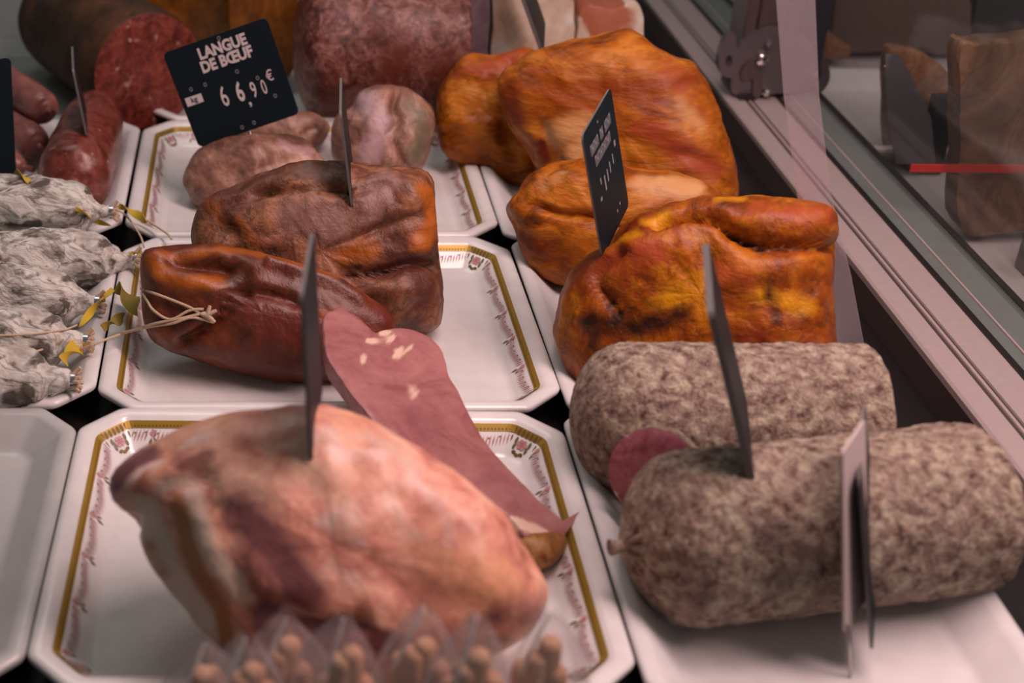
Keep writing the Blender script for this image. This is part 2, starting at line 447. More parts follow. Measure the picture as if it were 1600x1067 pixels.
def capped(p0, p1, R, round0=True, round1=False, k=.5):
    """path and radii of a cylinder from p0 to p1 with a rounded and / or cut end"""
    p0 = np.array(p0, float); p1 = np.array(p1, float); d = p1 - p0; Ln = np.linalg.norm(d); d /= Ln
    P = []; Q = []
    if round0:
        for a in (3, 20, 38, 56, 74): P.append(p0 + d * R * k * (1 - math.cos(math.radians(a)))); Q.append(R * math.sin(math.radians(a)))
        s = R * k
    else: P.append(p0); Q.append(R * .985); P.append(p0 + d * .003); Q.append(R); s = .003
    e = Ln - (R * k if round1 else .003)
    for t in np.linspace(s + .004, e - .004, 6): P.append(p0 + d * t); Q.append(R)
    if round1:
        for a in (74, 56, 38, 20, 3): P.append(p1 - d * R * k * (1 - math.cos(math.radians(a)))); Q.append(R * math.sin(math.radians(a)))
    else: P.append(p1 - d * .002); Q.append(R); P.append(p1); Q.append(R * .985)
    return P, Q

# ------------------------------------------------------------------ the meats
M_ham = meat('pink_cooked_ham', [alb(140, 70, 60, 1.4), alb(186, 108, 92, 1.4), alb(214, 146, 124, 1.4)], 15,
             [(.70, .53, .43, 1), (.44, .19, .08, 1), alb(112, 58, 58, 1.3), (.80, .56, .50, 1)], .42, .40, 60, coat=.14, mott=(alb(204, 128, 96, 1.4), 7, .48, .70), grain=.15)
M_smok = meat('dark_smoked_ham', [alb(50, 20, 11, 1.25), alb(106, 52, 32, 1.25), alb(148, 86, 60, 1.25)], 17,
              [alb(150, 68, 16, 1.25), alb(122, 76, 68, 1.25)], .46, .65, 60, coat=.06, mott=(alb(72, 28, 18, 1.25), 11, .48, .62), grain=.5)
M_smokf = meat('red_smoked_ham', [alb(54, 18, 7, 1.2), alb(96, 36, 16, 1.2), alb(136, 58, 24, 1.2)], 12,
               [alb(146, 64, 10, 1.2), alb(88, 26, 18, 1.2)], .40, .5, 70, coat=.14, mott=(alb(78, 22, 12, 1.2), 8, .46, .62), grain=.4)
M_oran = meat('orange_ham', [alb(98, 36, 3), alb(166, 77, 9), alb(198, 110, 36)], 13,
              [alb(152, 56, 28), alb(200, 126, 80), alb(96, 24, 6)], .42, .6, 55, coat=.06, mott=(alb(132, 48, 8), 9, .47, .60), stretch=(.5, 1, 1.7), grain=.3, spec=.22)
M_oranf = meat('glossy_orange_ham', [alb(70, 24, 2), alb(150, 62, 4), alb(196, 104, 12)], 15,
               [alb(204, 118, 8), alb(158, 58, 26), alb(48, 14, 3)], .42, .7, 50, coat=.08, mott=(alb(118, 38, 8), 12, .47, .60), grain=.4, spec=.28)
M_tong = meat('cooked_tongue', [albn(84, 52, 42, 1.2), albn(132, 90, 74, 1.2), albn(176, 132, 112, 1.2)], 16,
              [albn(156, 122, 122, 1.2), albn(92, 80, 62, 1.2)], .42, .5, 80, coat=.12, mott=(albn(116, 70, 52, 1.2), 12, .46, .64), grain=.4)
M_sal = meat('floured_salami', [alb(84, 46, 42), alb(152, 112, 98), alb(196, 158, 136)], 120, (), .75, 1.0, 150, coat=0, dist=.4, mott=(alb(132, 90, 84), 22, .52, .75), grain=.3)
M_salcut = meat('salami_cut', [alb(125, 50, 60), alb(160, 74, 86), alb(178, 96, 104)], 60, (), .4, .2, 120, spots=(alb(225, 180, 175), 75, .60), grain=0)
M_sauc = meat('white_mould_sausage', [(.36, .33, .29, 1), (.60, .60, .54, 1), (.72, .72, .66, 1)], 24, (), .8, .8, 90, coat=0, dist=1.6, stretch=(.55, 1, 1), mott=((.10, .085, .072, 1), 58, .50, .60), grain=.7)
M_slice = meat('ham_slice_pink', [alb(138, 68, 68), alb(156, 84, 82), alb(170, 98, 94)], 20, [alb(216, 158, 138)], .4, .2, 130, coat=.12, grain=0)
M_rind = meat('brown_rind', [alb(110, 52, 20), alb(150, 84, 38), alb(176, 112, 66)], 60, (), .45, .4, 100)
M_roll = meat('mottled_red_roll', [alb(50, 14, 12), alb(106, 46, 40), alb(150, 92, 80)], 62, (), .5, .3, 120, mott=(alb(92, 30, 16), 9, .44, .62), grain=.4)
M_cas = meat('brown_casing', [albn(38, 20, 8), albn(56, 32, 14), albn(84, 48, 26)], 10, (), .6, .2, 60, coat=0)
M_cut = meat('coarse_cut_face', [albn(72, 18, 12, 0.8), albn(112, 40, 28, 0.8), albn(146, 66, 50, 0.8)], 55, (), .45, .3, 120, spots=(albn(176, 124, 106, 0.8), 60, .66), grain=.2)
M_red = meat('shiny_red_sausage', [albn(80, 26, 18, 0.72), albn(122, 52, 40, 0.72), albn(150, 76, 64, 0.72)], 30, (), .3, .3, 90, coat=.4, spots=(albn(180, 124, 110, 0.72), 120, .66), grain=.2)
M_smal = meat('small_pink_sausage', [albn(104, 54, 48), albn(132, 74, 66), albn(152, 92, 82)], 20, (), .35, .2, 60, coat=.3, grain=.2)
M_pale = meat('pale_bacon', [alb(186, 132, 110), alb(208, 160, 140), alb(226, 188, 176)], 12, [alb(168, 84, 60)], .45, .15, 80, grain=0)
M_mauve = meat('mauve_slice', [alb(118, 84, 92), alb(134, 96, 104), alb(150, 112, 118)], 26, (), .5, .15, 80, grain=0)
M_odark = meat('dark_orange_smoked', [alb(96, 44, 6), alb(136, 68, 12), alb(160, 88, 26)], 10, (), .4, .3, 60)

# -- front ham
blob('ham', 'cooked_ham', M_ham,
     [(176, 758), (184, 728), (206, 708), (250, 686), (310, 662), (370, 646), (440, 640), (520, 642), (575, 656), (640, 690), (700, 733), (750, 775), (792, 825), (826, 870), (848, 905), (856, 932), (850, 965), (830, 992), (790, 1016), (730, 1042), (650, 1062), (560, 1068), (470, 1058), (395, 1034), (345, 1006), (300, 960), (255, 905), (226, 850), (216, 812), (194, 794)],
     .062, 'large pink cooked ham lying on the front floral plate', 'ham', centre=(520, 850), e=(.72, .8), amp=.006, nscale=14, fine=.0011, seed=2,
     creases=[([(400, 940), (450, 948), (500, 975), (560, 968)], 14, .010), ([(216, 812), (260, 770), (330, 745)], 16, .005), ([(330, 760), (370, 860), (405, 950)], 16, .004),
              ([(620, 800), (600, 880), (640, 960)], 40, .004), ([(700, 800), (760, 900)], 40, -.003), ([(520, 740), (560, 860)], 30, -.003), ([(390, 790), (440, 880)], 30, .003)],
     paints=[([(232, 800), (262, 870), (318, 950), (372, 1004)], 28, 1.0, 0), ([(312, 770), (338, 850), (390, 930)], 17, 1.1, 0), ([(210, 758), (235, 735), (255, 728)], 9, .9, 0), ([(290, 700), (330, 690)], 9, .8, 0), ([(260, 765), (310, 752)], 14, .9, 0), ([(470, 700), (560, 690), (640, 730)], 18, .55, 0), ([(600, 790), (640, 840)], 18, .5, 0),
             ([(288, 790), (312, 870), (352, 950), (362, 1005)], 16, 1.1, 1), ([(240, 850), (262, 890)], 12, .8, 1), ([(690, 880), (760, 930)], 50, .5, 1),
             ([(385, 800), (440, 870), (480, 920)], 38, 1.0, 2), ([(420, 960), (520, 985), (600, 1000)], 28, 1.1, 2), ([(188, 770), (212, 728), (245, 710)], 20, 1.0, 2), ([(290, 735), (340, 715)], 12, .7, 2), ([(760, 960), (830, 950)], 40, .7, 2), ([(500, 835), (540, 800), (560, 850)], 20, .6, 3), ([(520, 880), (555, 905)], 16, .55, 3), ([(640, 750), (670, 790), (692, 850)], 14, .55, 3), ([(520, 712), (590, 722)], 14, .7, 3), ([(300, 690), (345, 680)], 7, .9, 3), ([(220, 752), (250, 728), (262, 724)], 7, 1.0, 3), ([(450, 950), (510, 960)], 12, .6, 3)])  # last index: pale streaks, plus wet highlights painted into the colour

# -- two smoked hams on the middle plate
blob('hamB', 'smoked_ham', M_smok,
     [(302, 380), (303, 340), (320, 313), (357, 293), (420, 268), (476, 253), (540, 254), (594, 261), (640, 262), (668, 268), (679, 302), (681, 365), (690, 420), (693, 483), (684, 517), (640, 524), (560, 528), (450, 500), (350, 462), (306, 430)],
     .044, 'dark brown creased smoked ham, rear one of two on the middle plate', 'ham', centre=(500, 392), e=(.62, .75), amp=.005, nscale=20, fine=.0012, seed=5,
     creases=[([(538, 433), (594, 424), (641, 411), (676, 415)], 7, .012), ([(668, 335), (625, 347), (590, 357), (545, 378)], 7, .005), ([(401, 300), (444, 303), (500, 300), (546, 304)], 6, .006), ([(560, 300), (600, 290), (620, 320)], 5, .004), ([(640, 300), (662, 350), (650, 385)], 16, -.004), ([(320, 330), (360, 360), (380, 400)], 14, .005), ([(420, 340), (480, 330)], 16, -.003), ([(560, 455), (660, 450)], 16, -.004), ([(345, 325), (420, 300)], 7, .004)],
     paints=[([(660, 300), (675, 340), (650, 380)], 20, 1.0, 0), ([(540, 400), (580, 390)], 24, .7, 0), ([(330, 320), (350, 345)], 14, .6, 0), ([(430, 430), (500, 440)], 24, .5, 0), ([(380, 350), (400, 380)], 14, .6, 0),
             ([(460, 340), (520, 350)], 36, .9, 1), ([(600, 290), (580, 330)], 26, .8, 1), ([(480, 270), (540, 280)], 20, .6, 1)])
blob('hamF', 'smoked_ham', M_smokf,
     [(219, 402), (226, 388), (251, 384), (298, 382), (338, 381), (369, 388), (420, 397), (468, 411), (515, 432), (554, 452), (594, 472), (612, 492), (618, 520), (600, 556), (545, 588), (472, 596), (420, 590), (357, 578), (298, 560), (251, 539), (231, 515), (222, 480)],
     .036, 'reddish folded smoked ham with a hollow, front one on the middle plate', 'ham', centre=(410, 490), Tb=.032, e=(.68, .78), amp=.004, nscale=18, seed=9,
     creases=[([(285, 535), (330, 507), (354, 476), (381, 462), (420, 460), (468, 476)], 8, .009), ([(275, 402), (310, 408), (355, 416)], 17, .014), ([(385, 430), (380, 455)], 12, .005), ([(420, 410), (500, 436), (560, 468)], 8, -.005), ([(400, 500), (480, 520)], 40, -.004), ([(250, 440), (330, 450)], 16, -.004)],
     paints=[([(236, 410), (280, 440), (340, 440)], 16, .8, 0), ([(240, 395), (370, 390), (520, 440)], 8, .7, 0), ([(400, 480), (500, 560), (380, 560)], 40, .7, 1), ([(560, 480), (600, 510)], 26, .8, 1)])

# -- tongues
blob('tongR', 'beef_tongue', M_tong,
     [(385, 196), (404, 184), (430, 177), (462, 175), (488, 176), (505, 184), (516, 197), (510, 213), (495, 234), (465, 246), (420, 244), (380, 226)],
     .022, 'smaller beef tongue lying behind another one below the black price tag', 'tongue', 'cooked beef tongues', amp=.002, seed=11, zg=ZF, creases=[([(465, 215), (490, 200)], 6, .003)], res=(110, 34))
blob('tongF', 'beef_tongue', M_tong,
     [(289, 276), (293, 258), (306, 235), (334, 221), (373, 212), (420, 209), (460, 209), (483, 219), (494, 236), (508, 256), (500, 282), (460, 304), (400, 318), (340, 324), (308, 318), (294, 297)],
     .036, 'brown beef tongue under the black price tag, left on its plate', 'tongue', 'cooked beef tongues', amp=.004, seed=13, creases=[([(330, 290), (400, 262), (470, 250)], 10, .003), ([(420, 225), (470, 240)], 10, -.002)],
     paints=[([(440, 225), (480, 240)], 12, .6, 0)], res=(120, 36))
blob('tongK', 'beef_tongue', M_tong,
     [(548, 168), (561, 146), (586, 135), (609, 133), (637, 138), (659, 151), (676, 169), (680, 191), (676, 219), (665, 255), (640, 282), (590, 290), (545, 278), (522, 248), (517, 214), (521, 191), (530, 176)],
     .040, 'rounded beef tongue with a vertical cleft, right on its plate', 'tongue', 'cooked beef tongues', amp=.003, seed=17,
     creases=[([(620, 144), (613, 169), (621, 191), (613, 208), (623, 239), (637, 262)], 6, .009), ([(590, 160), (580, 220)], 16, -.003)],
     paints=[([(640, 165), (660, 200), (650, 240)], 22, .75, 1), ([(575, 165), (595, 200), (580, 240)], 24, .8, 0)], res=(120, 36))

# -- orange hams
blob('ojS', 'orange_ham', M_oran,
     [(682, 197), (683, 157), (696, 125), (716, 98), (739, 88), (772, 84), (811, 79), (840, 84), (856, 120), (862, 190), (850, 250), (824, 288), (788, 279), (762, 264), (729, 256), (703, 247), (689, 228)],
     .038, 'small round orange smoked ham left of the largest one', 'ham', 'orange smoked hams', amp=.0048, fine=.0013, seed=21, creases=[([(745, 180), (770, 130), (800, 100)], 10, .004), ([(700, 190), (760, 200)], 18, -.003), ([(800, 230), (780, 180)], 14, .005)],
     paints=[([(760, 110), (800, 95)], 20, .8, 0), ([(700, 120), (740, 105)], 16, .5, 0), ([(795, 250), (770, 200)], 16, .6, 2)], res=(120, 38), e=(.74, .8))
blob('ojL', 'orange_ham', M_oran,
     [(778, 144), (782, 121), (801, 104), (844, 82), (890, 64), (936, 54), (975, 48), (996, 52), (1018, 67), (1050, 90), (1080, 96), (1092, 112), (1110, 151), (1130, 194), (1147, 243), (1155, 296), (1146, 330), (1080, 350), (980, 350), (900, 322), (862, 300), (838, 268), (821, 236), (801, 210), (785, 177)],
     .052, 'largest orange smoked ham with a broad smooth top', 'ham', 'orange smoked hams', centre=(970, 205), e=(.6, .72), amp=.0048, fine=.0013, nscale=14, seed=23,
     creases=[([(1000, 190), (1060, 200), (1110, 260)], 22, -.003), ([(960, 130), (1040, 100)], 30, -.003), ([(850, 200), (870, 260)], 14, .006), ([(990, 265), (1060, 240), (1130, 270)], 10, .004)],
     paints=[([(1010, 200), (1050, 230), (1110, 260)], 26, .85, 0), ([(1030, 80), (1060, 130)], 26, .6, 0), ([(870, 210), (920, 200), (900, 240)], 24, .8, 1), ([(1060, 165), (1090, 200)], 16, .6, 1), ([(800, 140), (812, 190)], 14, .6, 2), ([(845, 225), (852, 250)], 8, 1.0, 2), ([(1090, 170), (1120, 270)], 14, .5, 0)])
blob('ojM', 'orange_ham', M_oran,
     [(789, 328), (806, 303), (833, 273), (859, 255), (895, 250), (945, 254), (987, 259), (1027, 264), (1070, 274), (1112, 292), (1130, 320), (1120, 370), (1060, 410), (980, 440), (920, 452), (877, 447), (837, 424), (820, 397), (804, 361)],
     .044, 'middle orange smoked ham wedged between the largest and the glossy front one', 'ham', 'orange smoked hams', centre=(940, 345), Tb=.036, e=(.68, .78), amp=.0048, fine=.0013, seed=27,
     creases=[([(850, 325), (877, 334), (925, 338), (960, 350)], 6, .008), ([(900, 285), (980, 290)], 14, -.003)],
     paints=[([(1000, 290), (1080, 295)], 22, .9, 1), ([(830, 380), (890, 420)], 26, .6, 2), ([(850, 290), (880, 275)], 12, .5, 1)])
blob('ojF', 'orange_ham', M_oranf,
     [(869, 520), (876, 467), (895, 427), (925, 397), (952, 382), (966, 360), (991, 338), (1027, 325), (1066, 316), (1097, 309), (1154, 310), (1220, 312), (1264, 316), (1296, 326), (1303, 370), (1304, 450), (1303, 520), (1294, 575), (1240, 604), (1120, 612), (1000, 612), (930, 606), (898, 590), (880, 556)],
     .060, 'glossy deeply cracked orange ham in front, just behind the grey salamis', 'ham', 'orange smoked hams', centre=(1095, 460), Tb=.048, e=(.56, .7), amp=.0048, fine=.0013, nscale=18, seed=31,
     creases=[([(1027, 356), (1062, 345), (1106, 345), (1132, 358), (1159, 376), (1194, 389), (1256, 390), (1300, 388)], 7, .014), ([(980, 398), (945, 425), (945, 450), (974, 485), (988, 518)], 7, .008), ([(1140, 370), (1180, 388)], 12, .008), ([(1110, 400), (1120, 450)], 10, .004), ([(1000, 400), (1060, 390)], 30, -.005), ([(1180, 350), (1280, 350)], 22, -.005), ([(1150, 430), (1240, 420)], 26, -.004)],
     paints=[([(1040, 470), (1080, 450), (1105, 440)], 20, 1.0, 0), ([(1010, 350), (1040, 340)], 12, .8, 0), ([(1180, 460), (1260, 480)], 20, .7, 0), ([(960, 395), (1000, 370)], 14, .7, 0), ([(1120, 320), (1160, 316)], 10, .7, 0),
             ([(970, 410), (1030, 400)], 26, .9, 1), ([(1130, 420), (1160, 440)], 24, .8, 1), ([(1180, 340), (1270, 345)], 24, .6, 1),
             ([(1060, 490), (1000, 510), (930, 500)], 22, .8, 2), ([(1190, 440), (1210, 500)], 12, .7, 2), ([(1140, 370), (1195, 392)], 7, 1.0, 2), ([(960, 470), (985, 515)], 7, .9, 2)])  # last index darkens some patches and runs along the cracks

# -- grey salamis
def y_at(px, py, z): return onz(px, py, z)
def salami(key, pl, pr, R, label, left_cut=False, seed=0):
    P, Q = capped(pl, pr, R, round0=not left_cut, round1=False, k=.72)
    return loft(key, 'salami', M_sal, P, Q, label, 'salami', 'thick grey salamis', n=110, sub=12, amp=.0016, nscale=60, fine=.0010, zg=ZF, seed=seed)
R1 = .0535; cz = ZF + R1 * .97
a = onz(893, 652, cz); b = onz(1346, 652, cz); b[1] = a[1]
salB = salami('salB', a, b, R1, 'grey floured salami without a tie, rear one of the pair', seed=3)
R2 = .0545; cz2 = ZF + R2 * .97
a2 = onz(984, 852, cz2); b2 = onz(1516, 792, cz2)
salF = salami('salF', a2, b2, R2, 'grey floured salami at the front with its casing tied at the left end', seed=6)
d2 = (b2 - a2) / np.linalg.norm(b2 - a2)
# gathered casing at the tied end
kb = MB(); kc = a2 - d2 * .001
side = np.cross(d2, [0, 0, 1.0])
for i in range(13):
    A = i * 2 * math.pi / 13; dr = math.cos(A) * side + math.sin(A) * np.array([0, 0, 1.0])
    kb.tube([kc - d2 * .004, kc + dr * .006 - d2 * .001, kc + dr * .016 + d2 * .0035, kc + dr * .027 + d2 * .009], [.0022, .0026, .0026, .0010], 8)
kb.tube([kc + d2 * .003, kc - d2 * .006, kc - d2 * .012], [.006, .004, .0055], 10)
kb.build('casing_tie', M_sal, salF)
# cut piece with its pink face, between the two
pc = onz(1022, 740, .036)
dn = np.array([-.50, -.80, .33]); dn /= np.linalg.norm(dn)
P, Q = capped(pc, pc - dn * .012, .031, round0=False, round1=False)
cutS = loft('salC', 'salami_slice', M_sal, P, Q, 'thick cut salami slice with a pink speckled face, leaning between the grey salamis', 'salami slice', None, n=64, sub=8, amp=.0004, zg=ZF)
def disc(c, nrm, R, mat, name, parent, wob=.0):
    nrm = np.array(nrm, float) / np.linalg.norm(nrm); u = np.cross(nrm, [0, 0, 1.0]); u /= np.linalg.norm(u); v = np.cross(u, nrm)
    V = [c + nrm * .0012]; F = []; n = 48
    for r in (.5, .92, .995):
        for i in range(n):
            A = 2 * math.pi * i / n; V.append(c + nrm * (.0012 if r < .95 else .0) + R * r * (1 + wob * math.sin(3 * A)) * (math.cos(A) * u + math.sin(A) * v))
    for i in range(n): F.append((0, 1 + i, 1 + (i + 1) % n))
    for k in range(2):
        for i in range(n):
            F.append((1 + k * n + i, 1 + (k + 1) * n + i, 1 + (k + 1) * n + (i + 1) % n, 1 + k * n + (i + 1) % n))
    m = MB(); m.add(V, F); return m.build(name, mat, parent)
f = disc(pc + dn * .0005, dn, .0305, M_salcut, 'cut_face', cutS); f['label'] = 'pink speckled cut face'

# -- slice of ham leaning across the plates
pts = [(505, 498), (518, 486), (532, 481), (548, 488), (560, 492), (574, 506), (587, 518), (600, 514), (622, 510), (640, 512), (668, 522), (690, 543), (697, 562), (702, 584), (716, 610), (726, 632), (738, 653), (748, 670), (760, 688), (785, 720), (815, 750), (849, 785), (872, 806), (889, 815), (908, 798), (902, 808), (894, 820), (884, 833), (870, 838), (854, 838), (836, 840), (819, 837), (800, 812), (770, 790), (700, 735), (640, 695), (600, 668), (582, 651), (556, 621), (535, 591), (511, 552)]
A0 = onz(845, 838, .004); B0 = onz(560, 486, .060); C0 = onz(585, 655, .042)
nn = np.cross(B0 - A0, C0 - A0); nn /= np.linalg.norm(nn)
if nn[2] < 0: nn = -nn
def onplane(x, y): d = ray(x, y); return CAM + d * (((A0 - CAM) @ nn) / (d @ nn))
top = cr(pts, 4); n = len(top)
Vt = [onplane(*p) for p in top]; cen = np.mean(Vt, 0)
th = .016
def inset(V, k): return [v + (cen - v) / np.linalg.norm(cen - v) * k for v in V]
# grid fill of the top face: rings towards the spine of the slice
spine = cr([(530, 505), (590, 570), (660, 660), (760, 750), (862, 822)], 40, False)
def near(p): return spine[np.argmin(np.hypot(*(spine - p).T))]
rings = []; tpix = []
for k in (0, .02, .08, .2, .4, .6, .8, 1.0417):
    rr = []
    for p in top:
        q = p + (near(p) - p) * k * .96; tpix.append(q)
        v = onplane(*q); h = -.0012 * (1 - min(1, k / .08)) + .0012 * fbm(v, 40, 3)
        rr.append(v + nn * h)
    rings.append(rr)
V = []; F = []
for rg in ([v - nn * th for v in inset(Vt, .004)], [v - nn * .006 for v in Vt]) : V += rg
for rg in rings: V += rg
tp = np.array([list(p) for p in top] * 2 + [list(p) for p in tpix])
nr = 2 + len(rings)
for i in range(nr - 1):
    for k in range(n): F.append((i * n + k, i * n + (k + 1) % n, (i + 1) * n + (k + 1) % n, (i + 1) * n + k))
F.append(tuple(range(n))[::-1])
V = np.array(V); V[:, 2] = np.maximum(V[:, 2], ZF)
register('slice', V, F)
base = np.array([cen[0], cen[1], V[:, 2].min()])
me = mesh('ham_slice', V - base, F, True, 50)
val = np.zeros(len(V))
for poly, wd in (([(575, 530), (605, 545), (630, 575), (652, 618)], 3), ([(658, 636), (668, 662)], 2.5), ([(606, 518), (622, 550), (640, 590)], 3.2), ([(562, 545), (566, 562)], 2), ([(640, 545), (648, 560)], 2), ([(800, 815), (830, 826), (850, 834)], 7), ([(598, 518), (612, 524)], 5)):
    val = np.maximum(val, np.exp(-(segdist(tp, cr(poly, 6, False) if len(poly) > 2 else poly) / wd) ** 2))
setattr_f(me, 'paint0', val * 1.7)
sl = link('ham_slice', me, M_slice); sl.location = base
tag(sl, 'pink cut ham slab leaning from the smoked ham down over the front plate', 'ham')
# brown rind along the lower right rim
rm = MB()
rp = cr([(812, 836), (822, 843), (836, 847), (854, 846), (870, 839), (882, 830)], 8, False)
rm_top = [onplane(*p) for p in rp]
P = []
for i, v in enumerate(rm_top):
    t = i / (len(rm_top) - 1); P.append(v - nn * (.012 - .006 * t))
rm.tube(P, [.0105 * math.sin(math.pi * (.12 + .8 * i / (len(P) - 1))) + .002 for i in range(len(P))], 12)
rm.V = [(x, y, max(z, ZF)) for x, y, z in rm.V]
r = rm.build('rind', M_rind, sl); r['label'] = 'brown rind'

# -- white mouldy dry sausages
SA = []
specs = [((8, 322), (152, 330), .0285, .027, 's1', 'dry sausage with white mould, rearmost of the pile by the yellow ribbons'),
         ((8, 408), (186, 405), .0285, .010, 's2', 'dry sausage with white mould reaching farthest right, second from the back'),
         ((0, 462), (128, 471), .0270, .010, 's3', 'dry sausage with white mould, middle of the five in the left tray'),
         ((0, 528), (108, 532), .0268, .009, 's4', 'dry sausage with white mould, second from the front in the left tray'),
         ((-10, 592), (86, 594), .0275, .010, 's5', 'dry sausage with white mould, frontmost in the left tray')]
for i, (l, r_, R, z, key, lab) in enumerate(specs):
    p1 = onz(*r_, z); p0 = onz(*l, z); dv = (p1 - p0); dv /= np.linalg.norm(dv)
    p0 = p1 - dv * .19
    P = [p0, p0 + dv * .008, p0 + dv * .03, p0 + dv * .08, p0 + dv * .13, p1 - dv * .030, p1 - dv * .013, p1 - dv * .003, p1 + dv * .006, p1 + dv * .012]
    Q = [.004, R * .6, R * .95, R, R * 1.02, R * .95, R * .78, R * .42, .0075, .0060]
    o = loft(key, 'dry_sausage', M_sauc, P, Q, lab, 'sausage', 'white mould dry sausages', n=72, sub=9, amp=.0035, nscale=34, fine=.0012, zg=ZF, seed=i * 3)
    m = MB()
    e0 = p1 + dv * .012
    for a in range(9):
        A = a * .7; sd = np.array([0, math.cos(A), math.sin(A)])
        m.tube([p1 + dv * .004 + sd * .004, e0 + sd * .0025, e0 + dv * .008 + sd * (.005 + .003 * (a % 3))], [.0028, .0022, .0016], 6)
    c_ = m.build('casing_end', M_string, o)
    m = MB(); m.tube([e0 - dv * .002, e0, e0 + dv * .004, e0 + dv * .006], [.004, .0062, .0062, .004], 12); m.build('clip', M_clip, o)
    SA.append((o, p1, dv))

def front_of(px, py, keys, off, zdef=.012):
    h = hit(keys, px, py)
    if h is None: h = onz(px, py, zdef)
    d = ray(px, py); d /= np.linalg.norm(d)
    return h - d * off
ALLK = ['s1', 's2', 's3', 's4', 's5', 'hamF', 'hamB', 'tongF']
def string(parent, pix, r=.0011, off=.0025, keys=ALLK, name='string', zdef=.012, rest=None):
    P = [front_of(x, y, keys, off, zdef) for x, y in pix]
    P = cr(P, 8, False); m = MB(); m.tube(P, r, 8)
    return m.build(name, M_string, parent)
s2o = SA[1][0]; s3o = SA[2][0]; s4o = SA[3][0]; s1o = SA[0][0]; s5o = SA[4][0]
string(s3o, [(221, 451), (240, 458), (262, 466), (300, 482), (326, 500)])
string(s3o, [(223, 459), (230, 470), (240, 485), (266, 499), (296, 485), (318, 483)])
string(s4o, [(120, 548), (146, 538), (172, 528), (199, 519), (240, 506), (285, 497), (326, 487)])
string(s4o, [(190, 520), (232, 511), (270, 505), (300, 496), (334, 504)])
kn = MB(); kp = front_of(324, 492, ALLK, .004)
for dx, dy, dz_ in ((.007, 0, .004), (.006, -.003, -.005), (-.005, 0, .001), (.002, .002, .007)): kn.tube([kp, kp + np.array([dx, dy, dz_])], [.0022, .0013], 8)
kn.build('string_knot', M_string, s4o)
string(s1o, [(184, 328), (198, 338), (210, 354), (220, 370), (225, 386)], r=.0009, zdef=.006)
string(s1o, [(210, 338), (225, 342), (245, 354), (262, 366), (268, 374)], r=.0010, zdef=.008)
string(s4o, [(0, 524), (50, 522), (100, 515), (120, 508)], r=.0009)
string(s5o, [(0, 558), (60, 548), (100, 530)], r=.0009)

def ribbon(parent, pix, wid, mat, keys=ALLK, off=.004, zdef=.014):
    P = cr([front_of(x, y, keys, off, zdef) for x, y in pix], 6, False)
    V = []; F = []; nP = len(P)
    for i, p in enumerate(P):
        t = P[min(i + 1, nP - 1)] - P[max(i - 1, 0)]; t /= np.linalg.norm(t)
        vd = p - CAM; vd /= np.linalg.norm(vd); s = np.cross(t, vd); s /= np.linalg.norm(s)
        s = s * math.cos(i * .25) + np.cross(t, s) * math.sin(i * .25) * .7
        ww = wid * (.55 + .45 * math.sin(math.pi * (i + .5) / nP))
        for q in (p + s * ww, p - s * ww): V += [q, q + np.cross(t, s) * .0006]
    for i in range(nP - 1):
        a = i * 4; b = a + 4
        F += [(a, a + 2, b + 2, b), (a + 1, b + 1, b + 3, a + 3), (a, b, b + 1, a + 1), (a + 2, a + 3, b + 3, b + 2)]
    F += [(0, 1, 3, 2), ((nP - 1) * 4, (nP - 1) * 4 + 2, (nP - 1) * 4 + 3, (nP - 1) * 4 + 1)]
    m = MB(); m.add(V, F); o = m.build('ribbon', mat, parent); return o
ribbon(s1o, [(186, 322), (200, 326), (214, 335), (229, 347)], .0045, M_yellow)
ribbon(s1o, [(118, 325), (135, 335), (152, 346), (172, 352)], .0028, M_yellow)
ribbon(s3o, [(182, 448), (195, 456), (205, 470), (214, 488)], .0085, M_olive)
ribbon(s4o, [(176, 452), (158, 470), (140, 490), (125, 510)], .0036, M_yellow)
ribbon(s4o, [(160, 513), (172, 505), (184, 500), (194, 492)], .0055, M_olive)
ribbon(s5o, [(98, 565), (108, 556), (120, 545), (131, 538)], .0085, M_yellow)
ribbon(s2o, [(203, 398), (211, 395), (220, 394)], .003, M_yellow)
ribbon(s1o, [(24, 268), (36, 274), (46, 284)], .004, M_yellow, zdef=.05)

# -- red sausage and small sausages in the left tray behind
rp0 = onz(116, 280, .012); rp1 = onz(149, 182, .016)
dv = rp1 - rp0; dv /= np.linalg.norm(dv)
rs = loft('red', 'red_sausage', M_red, [rp0 - dv * .024, rp0 - dv * .022, rp0 - dv * .014, rp0, rp0 + dv * .03, (rp0 + rp1) / 2, rp1 - dv * .03, rp1 + dv * .005, rp1 + dv * .022, rp1 + dv * .026],
          [.003, .012, .026, .036, .038, .036, .034, .029, .016, .004], 'shiny red sausage with a gathered end lying along the left tray', 'sausage', None, n=72, sub=8, amp=.002, zg=ZF)
m = MB()
gc = rp0 - dv * .026
for a in range(11):
    A = a * .571; u = np.array([1.0, 0, 0]); v = np.cross(dv, u); sd = math.cos(A) * u + math.sin(A) * v
    m.tube([gc, gc + sd * .010 + dv * .005, gc + sd * .024 + dv * .016], [.002, .0016, .0006], 6)
m.tube([gc + dv * .003, gc - dv * .008], [.005, .004], 8)
m.build('gathered_end', M_red, rs)
